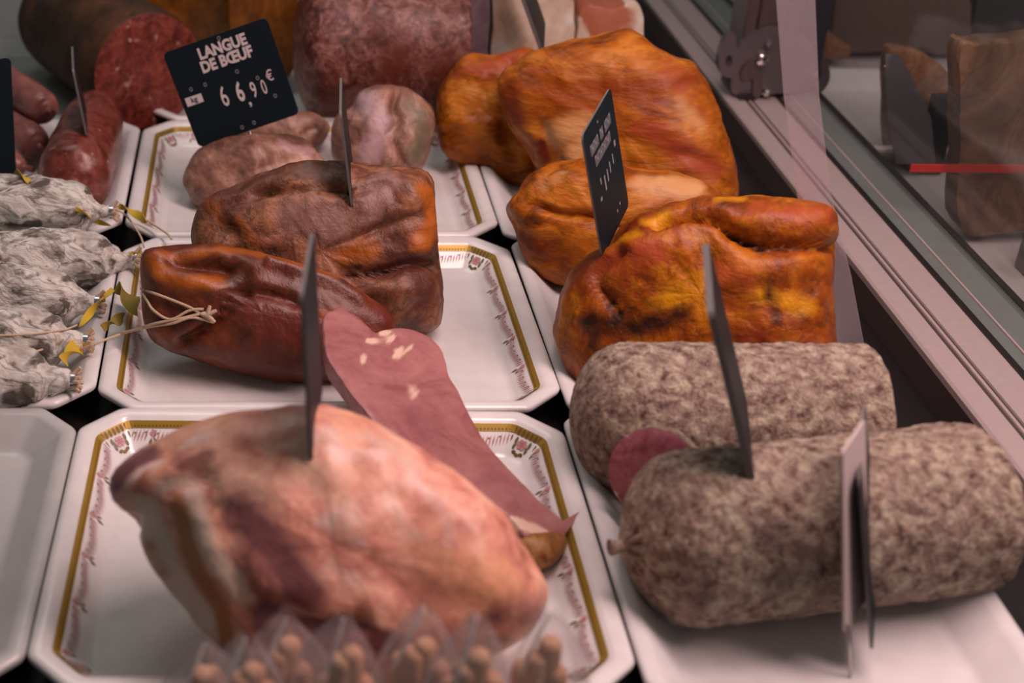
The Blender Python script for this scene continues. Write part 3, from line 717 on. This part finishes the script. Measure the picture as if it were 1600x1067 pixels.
def small(key, a, b, R, label, z):
    p0 = onz(*a, z); p1 = onz(*b, z); d = (p1 - p0); Ln = np.linalg.norm(d); d /= Ln
    o = loft(key, 'small_sausage', M_smal, [p0, p0 + d * .004, p0 + d * .015, (p0 + p1) / 2, p1 - d * .015, p1 - d * .004, p1, p1 + d * .006], [.003, R * .6, R, R * 1.05, R * .95, R * .5, .003, .0035], label, 'sausage', 'small pink sausages', n=40, sub=7, amp=.001)
    m = MB(); m.tube([p1 - d * .001, p1 + d * .004, p1 + d * .010], [.003, .002, .004], 8); m.build('casing_end', M_smal, o)
small('sm1', (-10, 118), (76, 174), .0195, 'small pink sausage, upper of the two beside the dark left tag', .034)
small('sm2', (-20, 174), (62, 230), .0195, 'small pink sausage, lower of the two beside the dark left tag', .006)
small('sm3', (-10, 250), (40, 262), .016, 'dark little sausage half hidden behind the white mould sausages', -.002)

# -- big cut roll at the back left
fc = onz(232, 112, ZF + .066)
ax = np.array([-.50, .86, 0]); ax /= np.linalg.norm(ax)
P, Q = capped(fc + ax * .26, fc, .068, round0=True, round1=False, k=.5)
cr_roll = loft('cutroll', 'cut_roll', M_cas, P, Q, 'big brown-skinned meat roll with a coarse red cut face', 'meat roll', None, n=80, sub=8, amp=.002, nscale=16, zg=ZF)
f = disc(fc - ax * .0004, -ax, .0672, M_cut, 'cut_face', cr_roll); f['label'] = 'coarse red cut face'

# -- big mottled roll
cy = onz(590, 150, ZF)[1] + .02
Rr = .088
l = ony(456, 84, cy); r_ = ony(727, 84, cy); zc = ZF + Rr * .985
ml = onz(456, 70, zc); mr = onz(716, 60, zc); mr[1] = ml[1]
P, Q = capped(ml, mr, Rr, round0=True, round1=False, k=.45)
roll = loft('roll', 'mottled_roll', M_roll, P, Q, 'very large mottled dark red meat roll at the back', 'meat roll', None, n=96, sub=10, amp=.003, nscale=14, zg=ZF)

# -- pale slabs at the back right
def slab(key, name, mat, pix, y, thick, label, cat, zb=ZF, bev=.006, wob=.0015, group=None, lean=.0):
    """upright block of real depth whose face toward the aisle has the given outline"""
    top = cr(pix, 5); fr = [ony(x, yy, y) for x, yy in top]; n = len(fr)
    for p in fr: p[2] = max(p[2], zb)
    c = np.mean(fr, 0); V = []; F = []
    for k, off in ((.90, -.001), (.985, 0), (1, bev * .6), (1, thick - bev * .6), (.97, thick)):
        for p in fr:
            q = c + (p - c) * k; q[1] += off + lean * (q[2] - zb); q += np.array([1, 0, 1]) * wob * fbm(q, 40, 3); V.append(q)
    for i in range(4):
        for k in range(n): F.append((i * n + k, i * n + (k + 1) % n, (i + 1) * n + (k + 1) % n, (i + 1) * n + k))
    F.append(tuple(range(n))[::-1]); F.append(tuple(4 * n + k for k in range(n)))
    V = np.array(V); V[:, 2] = np.maximum(V[:, 2], zb)
    register(key, V, F); base = np.array([c[0], c[1] + thick / 2, V[:, 2].min()])
    o = link(name, mesh(name, V - base, F, True, 40), mat); o.location = base
    return tag(o, label, cat, group)
slab('mauve', 'meat_slab', M_mauve, [(729, -90), (766, -90), (765, -20), (763, 60), (760, 130), (730, 130), (729, 60)], .97, .10, 'narrow mauve meat slab right of the mottled roll', 'meat')
slab('pale1', 'bacon_slab', M_pale, [(771, -110), (830, -115), (893, -100), (896, -20), (898, 60), (892, 125), (830, 135), (771, 132), (770, 20)], .985, .09, 'pale pink upright bacon slab behind the largest orange ham', 'bacon')
b2o = slab('pale2', 'bacon_slab', M_pale, [(903, 28), (917, 8), (935, 10), (960, 14), (985, 2), (1000, 10), (1006, 40), (1008, 80), (1000, 110), (940, 118), (904, 112)], .985, .06, 'white fatty bacon piece with a red top edge beside the rail', 'bacon')
zz = np.array([v.co.z for v in b2o.data.vertices]); xx = np.array([v.co.x for v in b2o.data.vertices])
setattr_f(b2o.data, 'paint0', 1.3 * (zz > zz.max() - .016) * (xx < xx.min() + .05))
# two orange smoked pieces behind the price tag
slab('ob1', 'smoked_piece', M_odark, [(222, -70), (290, -80), (366, -70), (368, 10), (366, 80), (330, 110), (250, 108), (226, 60)], 1.16, .07, 'amber smoked piece behind the top left corner of the black tag', 'smoked meat')
slab('ob2', 'smoked_piece', M_odark, [(360, -70), (412, -76), (462, -70), (466, 10), (464, 90), (440, 132), (384, 130), (362, 90)], 1.05, .08, 'amber smoked piece between the black tag and the mottled roll', 'smoked meat')

# ------------------------------------------------------------------ price tags
def frame_from(NB, NT, FT):
    v = NT - NB; u = FT - NT; H = np.linalg.norm(v); L = np.linalg.norm(u); v /= H; u = u - v * (u @ v); u /= np.linalg.norm(u)
    w_ = np.cross(u, v)
    return Matrix((( u[0], v[0], w_[0], NB[0]), (u[1], v[1], w_[1], NB[1]), (u[2], v[2], w_[2], NB[2]), (0, 0, 0, 1))), L, H
def panel(L, H, th, r=.0055):
    pts = []
    for cx, cy, a0 in ((L - r, r, -90), (L - r, H - r, 0), (r, H - r, 90), (r, r, 180)):
        for a in np.linspace(a0, a0 + 90, 6): pts.append((cx + r * math.cos(math.radians(a)), cy + r * math.sin(math.radians(a))))
    n = len(pts); V = [(x, y, 0) for x, y in pts] + [(x, y, -th) for x, y in pts]
    F = [tuple(range(n)), tuple(range(2 * n - 1, n - 1, -1))] + [(k, n + k, n + (k + 1) % n, (k + 1) % n) for k in range(n)]
    m = [0, 0] + [1] * n
    return V, F, m
def text_mesh(body, size, x, y, wscale=1.0, bold=0.0, align='CENTER', rot=0):
    cu = bpy.data.curves.new('t', 'FONT'); cu.body = body; cu.size = size; cu.align_x = align; cu.align_y = 'CENTER'; cu.offset = bold; cu.resolution_u = 3
    o = bpy.data.objects.new('t', cu); COL.objects.link(o); bpy.context.view_layer.update()
    me = bpy.data.meshes.new_from_object(o.evaluated_get(bpy.context.evaluated_depsgraph_get()))
    V = [(v.co.x * wscale + x, v.co.y + y, .0004) for v in me.vertices]; F = [tuple(p.vertices) for p in me.polygons]
    bpy.data.objects.remove(o); bpy.data.curves.remove(cu); bpy.data.meshes.remove(me)
    return V, F
def price_tag(NB, NT, FT, y0, yf, label, th=.0015, pin=.035, back=False, edge=True, pin_u=.5):
    """NB near bottom, NT near top, FT far top corner; y0 and yf their distances along the case"""
    NB, NT, FT = ony(*NB, y0), ony(*NT, y0), ony(*FT, yf)
    Mx, L, H = frame_from(NB, NT, FT)
    t = empty('price_tag', (0, 0, 0)); t.matrix_world = Mx
    V, F, m = panel(L, H, th)
    p = link('panel', mesh('panel', V, F, False, None, m), [M_black, M_edge if edge else M_black], t)
    k = MB(); k.tube([(L * pin_u, .004, -th - .0010), (L * pin_u, -pin, -th - .0010)], [.0011, .0009], 8); k.build('pin', M_pin, t) if False else link('pin', mesh('pin', k.V, k.F), M_pin, t)
    tag(t, label, 'price tag', 'price tags')
    return t, L, H

# the readable tag
Y = hit(['tongF'], 378, 226)[1] + .012
T, L, H = price_tag((311, 231), (254, 84), (412, 16), Y, Y + .006, 'black price tag facing front with white lettering for beef tongue', pin=.022, edge=False)
lt = MB()
def U(x, y):                               # place on the tag face, 0..1 from its lower left corner
    return x * L, y * H
def pixu(cx, cy):
    p = np.array([240 + cx / 4.27, cy / 4.27]); o0 = np.array([300, 230.]); eu = np.array([453 - 300, 165 - 230.]); ev = np.array([258 - 300, 88 - 230.])
    s = np.linalg.solve(np.stack([eu, ev], 1), p - o0); return s[0] * L, s[1] * H
for body, c0, size, ws in (('LANGUE', (448, 305), .0158, .80), ('DE BŒUF', (470, 385), .0158, .80)):
    x, y = pixu(*c0); lt.add(*text_mesh(body, size, x, y, ws, .0007))
for body, c0, size, ws, bd in (('6', (440, 630), .030, .52, .0002), ('6', (540, 592), .028, .54, .0007), (',', (592, 630), .02, .8, .0003), ('9', (628, 572), .0235, .5, .0002), ('0', (693, 548), .0215, .5, .0001), ('€', (732, 470), .0155, .75, .0001)):
    x, y = pixu(*c0); lt.add(*text_mesh(body, size, x, y, ws, bd))
o = link('lettering', mesh('lettering', lt.V, lt.F, False), M_letter, T)
x, y = pixu(250, 662); kg = MB(); kg.box((x - .0085, y - .0045, .0002), (x + .0085, y + .0045, .0006)); link('unit_plate', mesh('unit_plate', kg.V, kg.F, False), M_letter, T)
V, F = text_mesh('kg', .008, x, y + .0006, .9, .0001); V = [(a, b, .0009) for a, b, c in V]; link('unit_lettering', mesh('unit_lettering', V, F, False), M_black, T)
for cx, cy in ((430, 250), (530, 455), (655, 488), (325, 555), (235, 593), (760, 597), (540, 822), (617, 785)):
    x, y = pixu(cx, cy); n = 14; Vv = []
    for r in (.0021, .0014):
        for k in range(n): A = 2 * math.pi * k / n; Vv.append((x + r * math.cos(A) * .8, y + r * math.sin(A), .0004))
    link('eyelet', mesh('eyelet', Vv, [(k, (k + 1) % n, n + (k + 1) % n, n + k) for k in range(n)], False), M_letterg, T)

# tag on the orange hams, print too small to read
Y = hit(['ojF', 'ojM'], 943, 400)[1]
T, L, H = price_tag((942, 404), (910, 212), (957, 155), Y, Y + .078, 'black price tag seen at an angle, standing among the orange hams', pin=.02, pin_u=.1)
lt = MB()
for (x0, x1, yy, hh, cells) in ((.14, .84, .815, .085, [1, 1, 1, 1, 1, 0, 1, 1, 0, 1, 1, 1, 1]), (.22, .76, .70, .085, [1] * 9)):
    n = len(cells)
    for i, c in enumerate(cells):
        if not c: continue
        a = x0 + (x1 - x0) * i / n; b = x0 + (x1 - x0) * (i + .78) / n
        for (f0, f1, g0, g1) in ((0, .3, 0, 1), (.7, 1, 0, 1), (.3, .7, .38 if i % 2 else .8, .62 if i % 2 else 1)):
            p = [(a + (b - a) * f0, yy - hh / 2 + hh * g0), (a + (b - a) * f1, yy - hh / 2 + hh * g0), (a + (b - a) * f1, yy - hh / 2 + hh * g1), (a + (b - a) * f0, yy - hh / 2 + hh * g1)]
            lt.add([(q[0] * L, q[1] * H, .0004) for q in p], [(0, 1, 2, 3)])
for i, (x, y, ww, hh) in enumerate(((.28, .52, .03, .05), (.40, .455, .035, .12), (.50, .475, .03, .10), (.60, .50, .03, .09), (.72, .52, .03, .08), (.84, .60, .05, .05), (.22, .40, .05, .03), (.62, .12, .03, .025), (.72, .14, .03, .025), (.45, .93, .025, .02))):
    link('price_mark', mesh('price_mark', [((x - ww / 2) * L, (y - hh / 2) * H, .0004), ((x + ww / 2) * L, (y - hh / 2) * H, .0004), ((x + ww / 2) * L, (y + hh / 2) * H, .0004), ((x - ww / 2) * L, (y + hh / 2) * H, .0004)], [(0, 1, 2, 3)], False), M_letterg, T)
link('lettering', mesh('lettering', lt.V, lt.F, False), M_letterg, T)

# the tags seen on edge
def edge_tag(NB, NT, FT, keys, dy, label, ydef=None, th=.0022, bury=.004):
    h = hit(keys, *NB) if keys else None
    Y = h[1] if h is not None else ydef
    return price_tag(NB, NT, FT, Y, Y + dy, label, th=th, pin=.02)
edge_tag((553, 328), (534, 176), (533, 104), ['hamB'], .085, 'price tag seen on edge, stuck in the rear dark smoked ham')
edge_tag((489, 724), (474, 462), (494, 428), ['ham'], .075, 'price tag seen on edge, stuck in the large pink front ham')
edge_tag((1180, 752), (1116, 488), (1128, 470), ['salF'], .07, 'price tag seen on edge, stuck in the front grey salami near its tie', th=.004)
edge_tag((138, 216), (116, 110), (107, 36), ['red', 'cutroll'], .08, 'price tag seen on edge, stuck in the shiny red sausage')
edge_tag((850, 82), (806, -40), (800, -110), None, .08, 'price tag seen on edge at the top, in front of the pale bacon slab', ydef=.86, th=.004)
Y = onz(0, 300, .03)[1]
T, L, H = price_tag((-69, 290), (-82, 102), (17, 96), Y, Y + .03, 'dark price tag cut off by the left edge, behind the white mould sausages', pin=.03)
# tall front-right tag with a pale card in front of a dark panel
Y = .045
T, L, H = price_tag((1364, 1020), (1344, 752), (1358, 730), Y, Y + .06, 'price tag with a pale card on a tall pin, before the front grey salami', pin=.0, pin_u=0.5)
p0 = ony(1321, 990, Y - .004); p1 = ony(1317, 708, Y - .004); p2 = ony(1344, 722, Y + .016)
Mx, L2, H2 = frame_from(p0, p1, p2)
V, F, m_ = panel(L2, H2, .0015, .003)
V = [tuple(T.matrix_world.inverted() @ (Mx @ Vector(v))) for v in V]
Mi = T.matrix_world.inverted(); k = MB(); k.tube([tuple(Mi @ Vector(ony(1326, 975, Y - .003))), tuple(Mi @ Vector(ony(1330, 1085, Y - .003)))], [.0011, .0009], 8); link('pin', mesh('pin', k.V, k.F), M_pin, T)
c_ = link('card', mesh('card', V, F, False), plain('pale_card', (.60, .50, .49, 1), .5), T); c_['label'] = 'pale blank card'

# ------------------------------------------------------------------ case rail, glass and post on the right
def prism(pts, y0, y1, name, mat, label=None, cat=None, parent=None, loc=None, kind=None, bevel=None):
    m = MB(); n = len(pts)
    m.add([(x, y0, z) for x, z in pts] + [(x, y1, z) for x, z in pts], [tuple(range(n))[::-1], tuple(range(n, 2 * n))] + [(k, (k + 1) % n, n + (k + 1) % n, n + k) for k in range(n)])
    cx = np.mean([p[0] for p in pts]); o = m.build(name, mat, parent, loc=(cx, .8, min(p[1] for p in pts)), smooth=False, bevel=bevel)
    if label: tag(o, label, cat)
    if kind: o['kind'] = kind
    return o
Y0, Y1 = -.4, 2.2
rail = prism([(.676, -.05), (.676, -.002), (.678, 0), (.6965, 0), (.698, -.004), (.700, -.004), (.7010, 0), (.7035, 0), (.7045, -.004), (.7060, -.004), (.7072, 0), (.735, 0), (.735, -.05)], Y0, Y1, 'case_rail', M_steel, 'long brushed metal rail with grooves along the right side of the case', 'rail')
prism([(.6725, -.034), (.6725, -.0035), (.6758, -.0035), (.6758, -.034)], Y0, Y1, 'side_panel', M_steeldk, parent=rail)
prism([(.7352, -.05), (.7352, .0015), (.7405, .0015), (.7405, -.05)], Y0, Y1, 'gasket', M_rubber, parent=rail)
for gx0, gx1 in ((.6978, .7005), (.7042, .7062)): prism([(gx0, -.0042), (gx0, -.0012), (gx1, -.0012), (gx1, -.0042)], Y0, Y1, 'groove_shade', M_steeldk, parent=rail)  # dark strips laid in the grooves, their shade put into the colour
def glassmat(name, tint, refl, haze, hazecol, rg=.04):
    m, nt, b = nodes(name); L = nt.links; nt.nodes.remove(b); out = nt.nodes['Material Output']
    tr = N(nt, 'ShaderNodeBsdfTransparent'); tr.inputs[0].default_value = tint
    gl = N(nt, 'ShaderNodeBsdfGlossy'); gl.inputs['Roughness'].default_value = rg
    df = N(nt, 'ShaderNodeBsdfDiffuse'); df.inputs[0].default_value = hazecol
    tl = N(nt, 'ShaderNodeBsdfTranslucent'); tl.inputs[0].default_value = hazecol
    a = N(nt, 'ShaderNodeMixShader'); a.inputs[0].default_value = .5; L.new(df.outputs[0], a.inputs[1]); L.new(tl.outputs[0], a.inputs[2])
    m1 = N(nt, 'ShaderNodeMixShader'); m1.inputs[0].default_value = haze; L.new(tr.outputs[0], m1.inputs[1]); L.new(a.outputs[0], m1.inputs[2])
    m2 = N(nt, 'ShaderNodeMixShader'); m2.inputs[0].default_value = refl; L.new(m1.outputs[0], m2.inputs[1]); L.new(gl.outputs[0], m2.inputs[2])
    L.new(m2.outputs[0], out.inputs[0]); return m
M_pane = glassmat('greenish_pane', (.84, .84, .83, 1), .05, .03, (.5, .5, .5, 1))
M_pedge = plain('green_glass_edge', (.16, .19, .18, 1), .2, coat=.4)
M_strip = glassmat('reflection_haze', (.95, .92, .93, 1), .03, .24, (.86, .76, .80, 1))  # pale haze colour imitates a reflection band
ge = prism([(.7405, -.03), (.7405, -.001), (.775, .004), (.782, .004), (.782, -.03)], Y0, Y1, 'glass_channel', M_pedge, 'dark greenish glass edge channel running beside the metal rail', 'glass edge')
prism([(.752, .0005), (.752, .0022), (.7535, .0024), (.7535, .0005)], Y0, Y1, 'edge_line', M_steel, parent=ge)
prism([(.782, -.03), (.782, .006), (.788, .006), (.788, -.03)], Y0, Y1, 'gasket', M_rubber, parent=ge)
pane = prism([(.776, .004), (.779, .004), (.812, .42), (.809, .42)], Y0, Y1, 'window_1', M_pane, 'upright clear glass pane beyond the metal rail', 'glass pane', kind='structure')

# slanting hazy strip behind the salami, added to imitate a reflection in the glass
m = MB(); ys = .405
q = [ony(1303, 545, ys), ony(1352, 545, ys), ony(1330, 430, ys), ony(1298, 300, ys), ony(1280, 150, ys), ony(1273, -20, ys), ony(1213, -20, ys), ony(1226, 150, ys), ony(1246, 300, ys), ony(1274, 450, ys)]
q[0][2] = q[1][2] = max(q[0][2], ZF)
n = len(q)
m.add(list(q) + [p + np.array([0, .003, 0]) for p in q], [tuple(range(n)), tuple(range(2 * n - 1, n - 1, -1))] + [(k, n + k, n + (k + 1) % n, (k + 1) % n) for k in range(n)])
o = m.build('reflection_strip', M_strip, loc=(q[0][0], ys, q[0][2]), smooth=False)
tag(o, 'hazy slanting strip imitating a glass reflection behind the rear grey salami', 'reflection strip')

# post and hinge
py = 1.0
def box_post(x0, x1, y0, y1, z0, z1, name, mat, parent=None, bevel=.003):
    m = MB(); m.box((x0, y0, z0), (x1, y1, z1)); return m.build(name, mat, parent, loc=((x0 + x1) / 2, (y0 + y1) / 2, z0), bevel=bevel)
M_post = plain('brown_post', (.105, .075, .070, 1), .35, .3)
pl = ony(1146, 130, py); pr = ony(1272, 130, py)
post = box_post(pl[0] + .016, pr[0], py, py + .05, .0, .46, 'glass_post', M_post)
tag(post, 'dark brown metal post standing on the rail', 'post')
box_post(pl[0], pl[0] + .0145, py - .004, py + .05, .0, .46, 'front_profile', M_post, post)
box_post(pl[0] + .050, pl[0] + .052, py - .003, py - .0002, .03, .46, 'trim_line', M_steeldk, post, None)
box_post(pr[0] - .030, pr[0] + .002, py - .004, py - .0002, .03, .46, 'dark_strip', plain('blue_black_strip', (.02, .022, .028, 1), .4), post, .001)
hg = empty('hinge', (ony(1195, 150, py - .02)[0], py - .02, 0)); tag(hg, 'round metal hinge bracket with chrome bolts at the foot of the post', 'hinge')
def flat(pix, y, th, name, mat, hole=None):
    top = cr(pix, 6); f = [ony(a, b, y) for a, b in top]; n = len(f); m = MB()
    if hole is None:
        m.add(f + [p + np.array([0, th, 0]) for p in f], [tuple(range(n)), tuple(range(2 * n - 1, n - 1, -1))] + [(k, n + k, n + (k + 1) % n, (k + 1) % n) for k in range(n)])
    else:
        h = [ony(hole[0] + hole[2] * math.cos(A), hole[1] + hole[3] * math.sin(A), y) for A in [math.atan2(b - hole[1], a - hole[0]) for a, b in top]]
        ring = [f, h, [p + np.array([0, th, 0]) for p in h], [p + np.array([0, th, 0]) for p in f]]; V = sum(ring, [])
        for i in range(4):
            j = (i + 1) % 4
            m.add([], [])
            m.F += [(i * n + k, i * n + (k + 1) % n, j * n + (k + 1) % n, j * n + k) for k in range(n)]; m.m += [0] * n
        m.V += [tuple(p) for p in V]
    return m.build(name, mat, hg, smooth=True, angle=30)
flat([(1145, 90), (1158, 68), (1180, 52), (1204, 44), (1232, 46), (1256, 58), (1272, 80), (1272, 130), (1250, 142), (1200, 148), (1160, 150), (1143, 140)], py - .012, .008, 'hinge_plate', M_hinge)
flat([(1142, 52), (1132, 62), (1124, 85), (1123, 105), (1130, 118), (1142, 122), (1150, 116), (1150, 60)], py - .016, .012, 'hinge_arm', M_hinge, (1139, 95, 5, 9))
flat([(1268, 72), (1284, 82), (1294, 100), (1297, 122), (1288, 140), (1272, 150), (1262, 142), (1262, 80)], py + .0, .012, 'hinge_arm', M_hinge, (1277, 113, 6, 13))
flat([(1160, 108), (1180, 92), (1190, 100), (1192, 130), (1186, 152), (1176, 152), (1176, 124), (1160, 126)], py - .016, .004, 'hinge_lever', M_steeldk)
flat([(1156, 150), (1178, 150), (1180, 158), (1170, 165), (1158, 160)], py - .018, .012, 'foot', M_rubber)
for bx, by, br in ((1202, 70, 5), (1191, 94, 10), (1198, 146, 6), (1224, 58, 3)):
    p = ony(bx, by, py - .02); m = MB(); rr = br * .00075
    m.tube([p + np.array([0, .012, 0]), p + np.array([0, .002, 0]), p, p - np.array([0, .002, 0])], [rr * .7, rr, rr * .95, rr * .5], 6); m.build('bolt', M_bolt, hg)

# ------------------------------------------------------------------ the neighbouring display beyond the glass
ZN = -.02
mb = MB(); mb.box((.79, -.4, -.06), (2.2, 2.3, ZN - .014)); o = mb.build('trim_1', plain('white_shelf', (.62, .60, .60, 1), .35), loc=(1.4, .8, -.06)); tag(o, 'white shelf of the neighbouring display beyond the glass', 'shelf', kind='structure')
def ntray(px0, px1, label, D=.30):
    a = onz(*px0, 0); b = onz(*px1, 0); W = abs(b[0] - a[0]) + .3
    V, F = tray_mesh(W, D, .02); o = link('white_tray', mesh('white_tray', V, F, True, 50), M_tray); o.location = (min(a[0], b[0]) + W / 2, a[1] + D / 2, -.005)
    tag(o, label, 'tray', 'trays beyond the glass'); return o
ntray((1290, 225), (1390, 225), 'white tray beyond the glass right of the hinge', .27)
M_nmeat = meat('brown_cured_block', [alb(84, 52, 38), alb(112, 74, 56), alb(134, 94, 74)], 9, (), .5, .25, 50)
M_nham = meat('brown_ham_piece', [alb(112, 62, 36), alb(144, 86, 56), alb(168, 112, 84)], 14, (), .45, .3, 60)
def nslab(*a, **k): return slab(*a, zb=ZN - .0135, **k)
yb = onz(1550, 362, ZN)[1]
nslab('nb', 'cured_block', M_nmeat, [(1500, 80), (1525, 70), (1570, 66), (1700, 66), (1704, 200), (1700, 360), (1600, 363), (1503, 360), (1499, 220)], yb, .03, 'big brown cured meat block beyond the glass at the right edge', 'cured meat')
yt = onz(1420, 262, ZN)[1]
nslab('nh', 'ham_piece', M_nham, [(1392, 92), (1408, 80), (1440, 84), (1466, 100), (1484, 120), (1494, 150), (1492, 200), (1470, 250), (1400, 250), (1390, 180)], yt + .03, .03, 'brown ham piece behind a dark slanted tag beyond the glass', 'ham')
m = MB(); pp = [ony(*p, yt) for p in ((1384, 86), (1402, 84), (1420, 110), (1440, 150), (1455, 185), (1462, 256), (1400, 256), (1388, 190), (1384, 130))]; n = len(pp)
m.add(pp + [p + np.array([0, .002, 0]) for p in pp], [tuple(range(n)), tuple(range(2 * n - 1, n - 1, -1))] + [(k, n + k, n + (k + 1) % n, (k + 1) % n) for k in range(n)])
o = m.build('dark_tag', plain('slate_tag', (.12, .125, .14, 1), .45), loc=(pp[0][0], yt, ZN), smooth=False); tag(o, 'slate grey slanted tag leaning on a brown ham beyond the glass', 'tag')
yd = onz(1480, 262, ZN)[1]
m = MB(); m.box((ony(1462, 200, yd)[0], yd + .012, ZN - .0135), (ony(1499, 200, yd)[0], yd + .035, ony(1480, 160, yd)[2])); o = m.build('black_divider', M_black, loc=(ony(1480, 200, yd)[0], yd + .02, ZN - .0135), bevel=.002); tag(o, 'black divider between the brown ham and the brown block', 'divider')
yu = onz(1400, 80, ZN)[1]
nslab('nu', 'brown_box', plain('brown_wrapped_box', (.13, .085, .07, 1), .5), [(1306, -120), (1400, -122), (1508, -120), (1512, -40), (1512, 76), (1400, 80), (1306, 78), (1304, 0)], yu, .15, 'large plain brown box at the top beyond the glass', 'box', bev=.01)
nslab('nk', 'dark_box', plain('blue_black_box', (.022, .022, .030, 1), .5), [(1526, -120), (1700, -120), (1702, 0), (1700, 78), (1528, 80), (1526, 0)], yu + .01, .15, 'blue-black box in the top right corner beyond the glass', 'box', bev=.01)
yp = onz(1300, 92, ZN)[1]
nslab('np', 'pink_meat', M_nham, [(1262, 52), (1290, 50), (1318, 66), (1330, 78), (1322, 90), (1280, 92), (1262, 90)], yp, .03, 'small pinkish meat piece beside the brown box beyond the glass', 'meat')
nslab('nq', 'amber_piece', M_odark, [(1240, -30), (1304, -30), (1304, 10), (1296, 18), (1240, 18)], onz(1280, 20, ZN)[1], .06, 'amber meat piece at the top right of the post beyond the glass', 'meat')
ntray((1250, 52), (1300, 52), 'white tray at the top behind the hinge post beyond the glass', .2)
# red strip
yr = yb - .012
a = ony(1422, 262, yr); b = ony(1760, 262, yr)
m = MB(); m.box((a[0], yr - .002, a[2] - .0038), (b[0], yr, a[2] + .0038)); o = m.build('red_strip', plain('red_plastic', (.42, .03, .02, 1), .5), loc=((a[0] + b[0]) / 2, yr, a[2] - .005), smooth=False); tag(o, 'thin red horizontal strip across the brown block beyond the glass', 'strip')
m = MB()
p = onz(1604, 430, ZN - .0135); m.box((p[0] - .004, p[1] - .01, ZN - .0135), (p[0] + .03, p[1] + .02, ZN + .035)); o = m.build('grey_holder', plain('grey_holder', (.10, .10, .10, 1), .5), loc=(p[0], p[1], ZN - .0135), bevel=.003); tag(o, 'dark grey holder at the right edge on the white surface beyond the glass', 'holder')

# ------------------------------------------------------------------ bags of breadsticks in front
M_film = glassmat('clear_film', (.97, .96, .96, 1), .12, .13, (.78, .76, .82, 1), .16)
M_glint = glassmat('film_glint', (.97, .96, .96, 1), .25, .55, (.9, .88, .88, 1), .2)  # whitish haze for the highlight lines on the film
M_stick = meat('breadstick_crust', [(.50, .25, .14, 1), (.62, .36, .22, 1), (.68, .44, .30, 1)], 60, (), .7, .3, 160, coat=0, grain=.1)
ZD = -.0295
bags = [(321, 1006, -.050, 'leftmost'), (386, 998, -.070, 'second from the left'), (446, 966, -.048, 'third from the left, under the ham'), (543, 966, -.066, 'fourth from the left, with a bent tip'),
        (664, 950, -.050, 'in the middle, with the shiniest crumpled top'), (748, 963, -.072, 'second from the right'), (856, 956, -.052, 'rightmost, near the plate corner')]
for i, (px, py_, yy, wh) in enumerate(bags):
    rg = random.Random(40 + i)
    tip = ony(px, py_, yy); h = tip[2] - ZD
    t = empty('breadstick_bag', (tip[0], yy, ZD)); tag(t, 'clear bag of breadsticks at the bottom edge, ' + wh, 'bag', 'bags of breadsticks')
    n = 40; V = []; F = []
    prof = [(0, .6), (.02, .85), (.15, 1), (.45, 1), (.60, .97), (.70, .90), (.80, .74), (.88, .54), (.95, .30), (1, .10)]
    prof = cr(prof, 4, False); rx, ry = .0255, .018; bend = rg.uniform(-.010, .010); ph0 = rg.uniform(0, 6)
    for zt, rr in prof:
        zt = min(max(zt, 0), 1); fl = max(0, (zt - .55) / .45)
        for k in range(n):
            A = 2 * math.pi * k / n
            pl_ = 1 + (.03 + .30 * fl) * (math.sin(4 * A + ph0 + 3 * zt) * .6 + math.sin(7 * A + 2 * ph0 - 5 * zt) * .4)
            V.append((rx * rr * pl_ * math.cos(A) + bend * fl * (1 - fl) * 2, ry * rr * pl_ * (1 - .45 * fl) * math.sin(A), h * zt + .004 * fl * math.sin(3 * A + ph0)))
    for a in range(len(prof) - 1):
        for k in range(n): F.append((a * n + k, a * n + (k + 1) % n, (a + 1) * n + (k + 1) % n, (a + 1) * n + k))
    F.append(tuple(range(n))[::-1])
    link('film', mesh('film', V, F, True), M_film, t)
    for k, (sx, sy, hk) in enumerate(((-.0135, .002, .74), (-.0045, -.001, .83), (.0045, .001, .86), (.0135, -.001, .77))):
        hh = h * (hk + .06 * (rg.random() - .5)); m = MB(); q = -sx * .35 + rg.uniform(-.001, .001)
        m.tube([(sx, sy, .001), (sx, sy, .004), (sx + q * .5, sy, hh * .5), (sx + q, sy, hh - .004), (sx + q, sy, hh - .0012), (sx + q, sy, hh)], [.0058, .0064, .0064, .0062, .0052, .0030], 12)
        link('breadstick', mesh('breadstick', m.V, m.F), M_stick, t)
    m = MB(); wl, wr = rg.uniform(.011, .016), rg.uniform(.011, .016); P = cr([(-wl, -.012, h * .78), (-wl * .45, -.007, h * .92), (bend * .2, 0, h * 1.002)], 6, False)
    m.tube(P, [.0006 + .0006 * math.sin(math.pi * i_ / (len(P) - 1)) for i_ in range(len(P))], 6); link('glint', mesh('glint', m.V, m.F), M_glint, t)  # pale thin tube imitates the highlight along the film's left edge
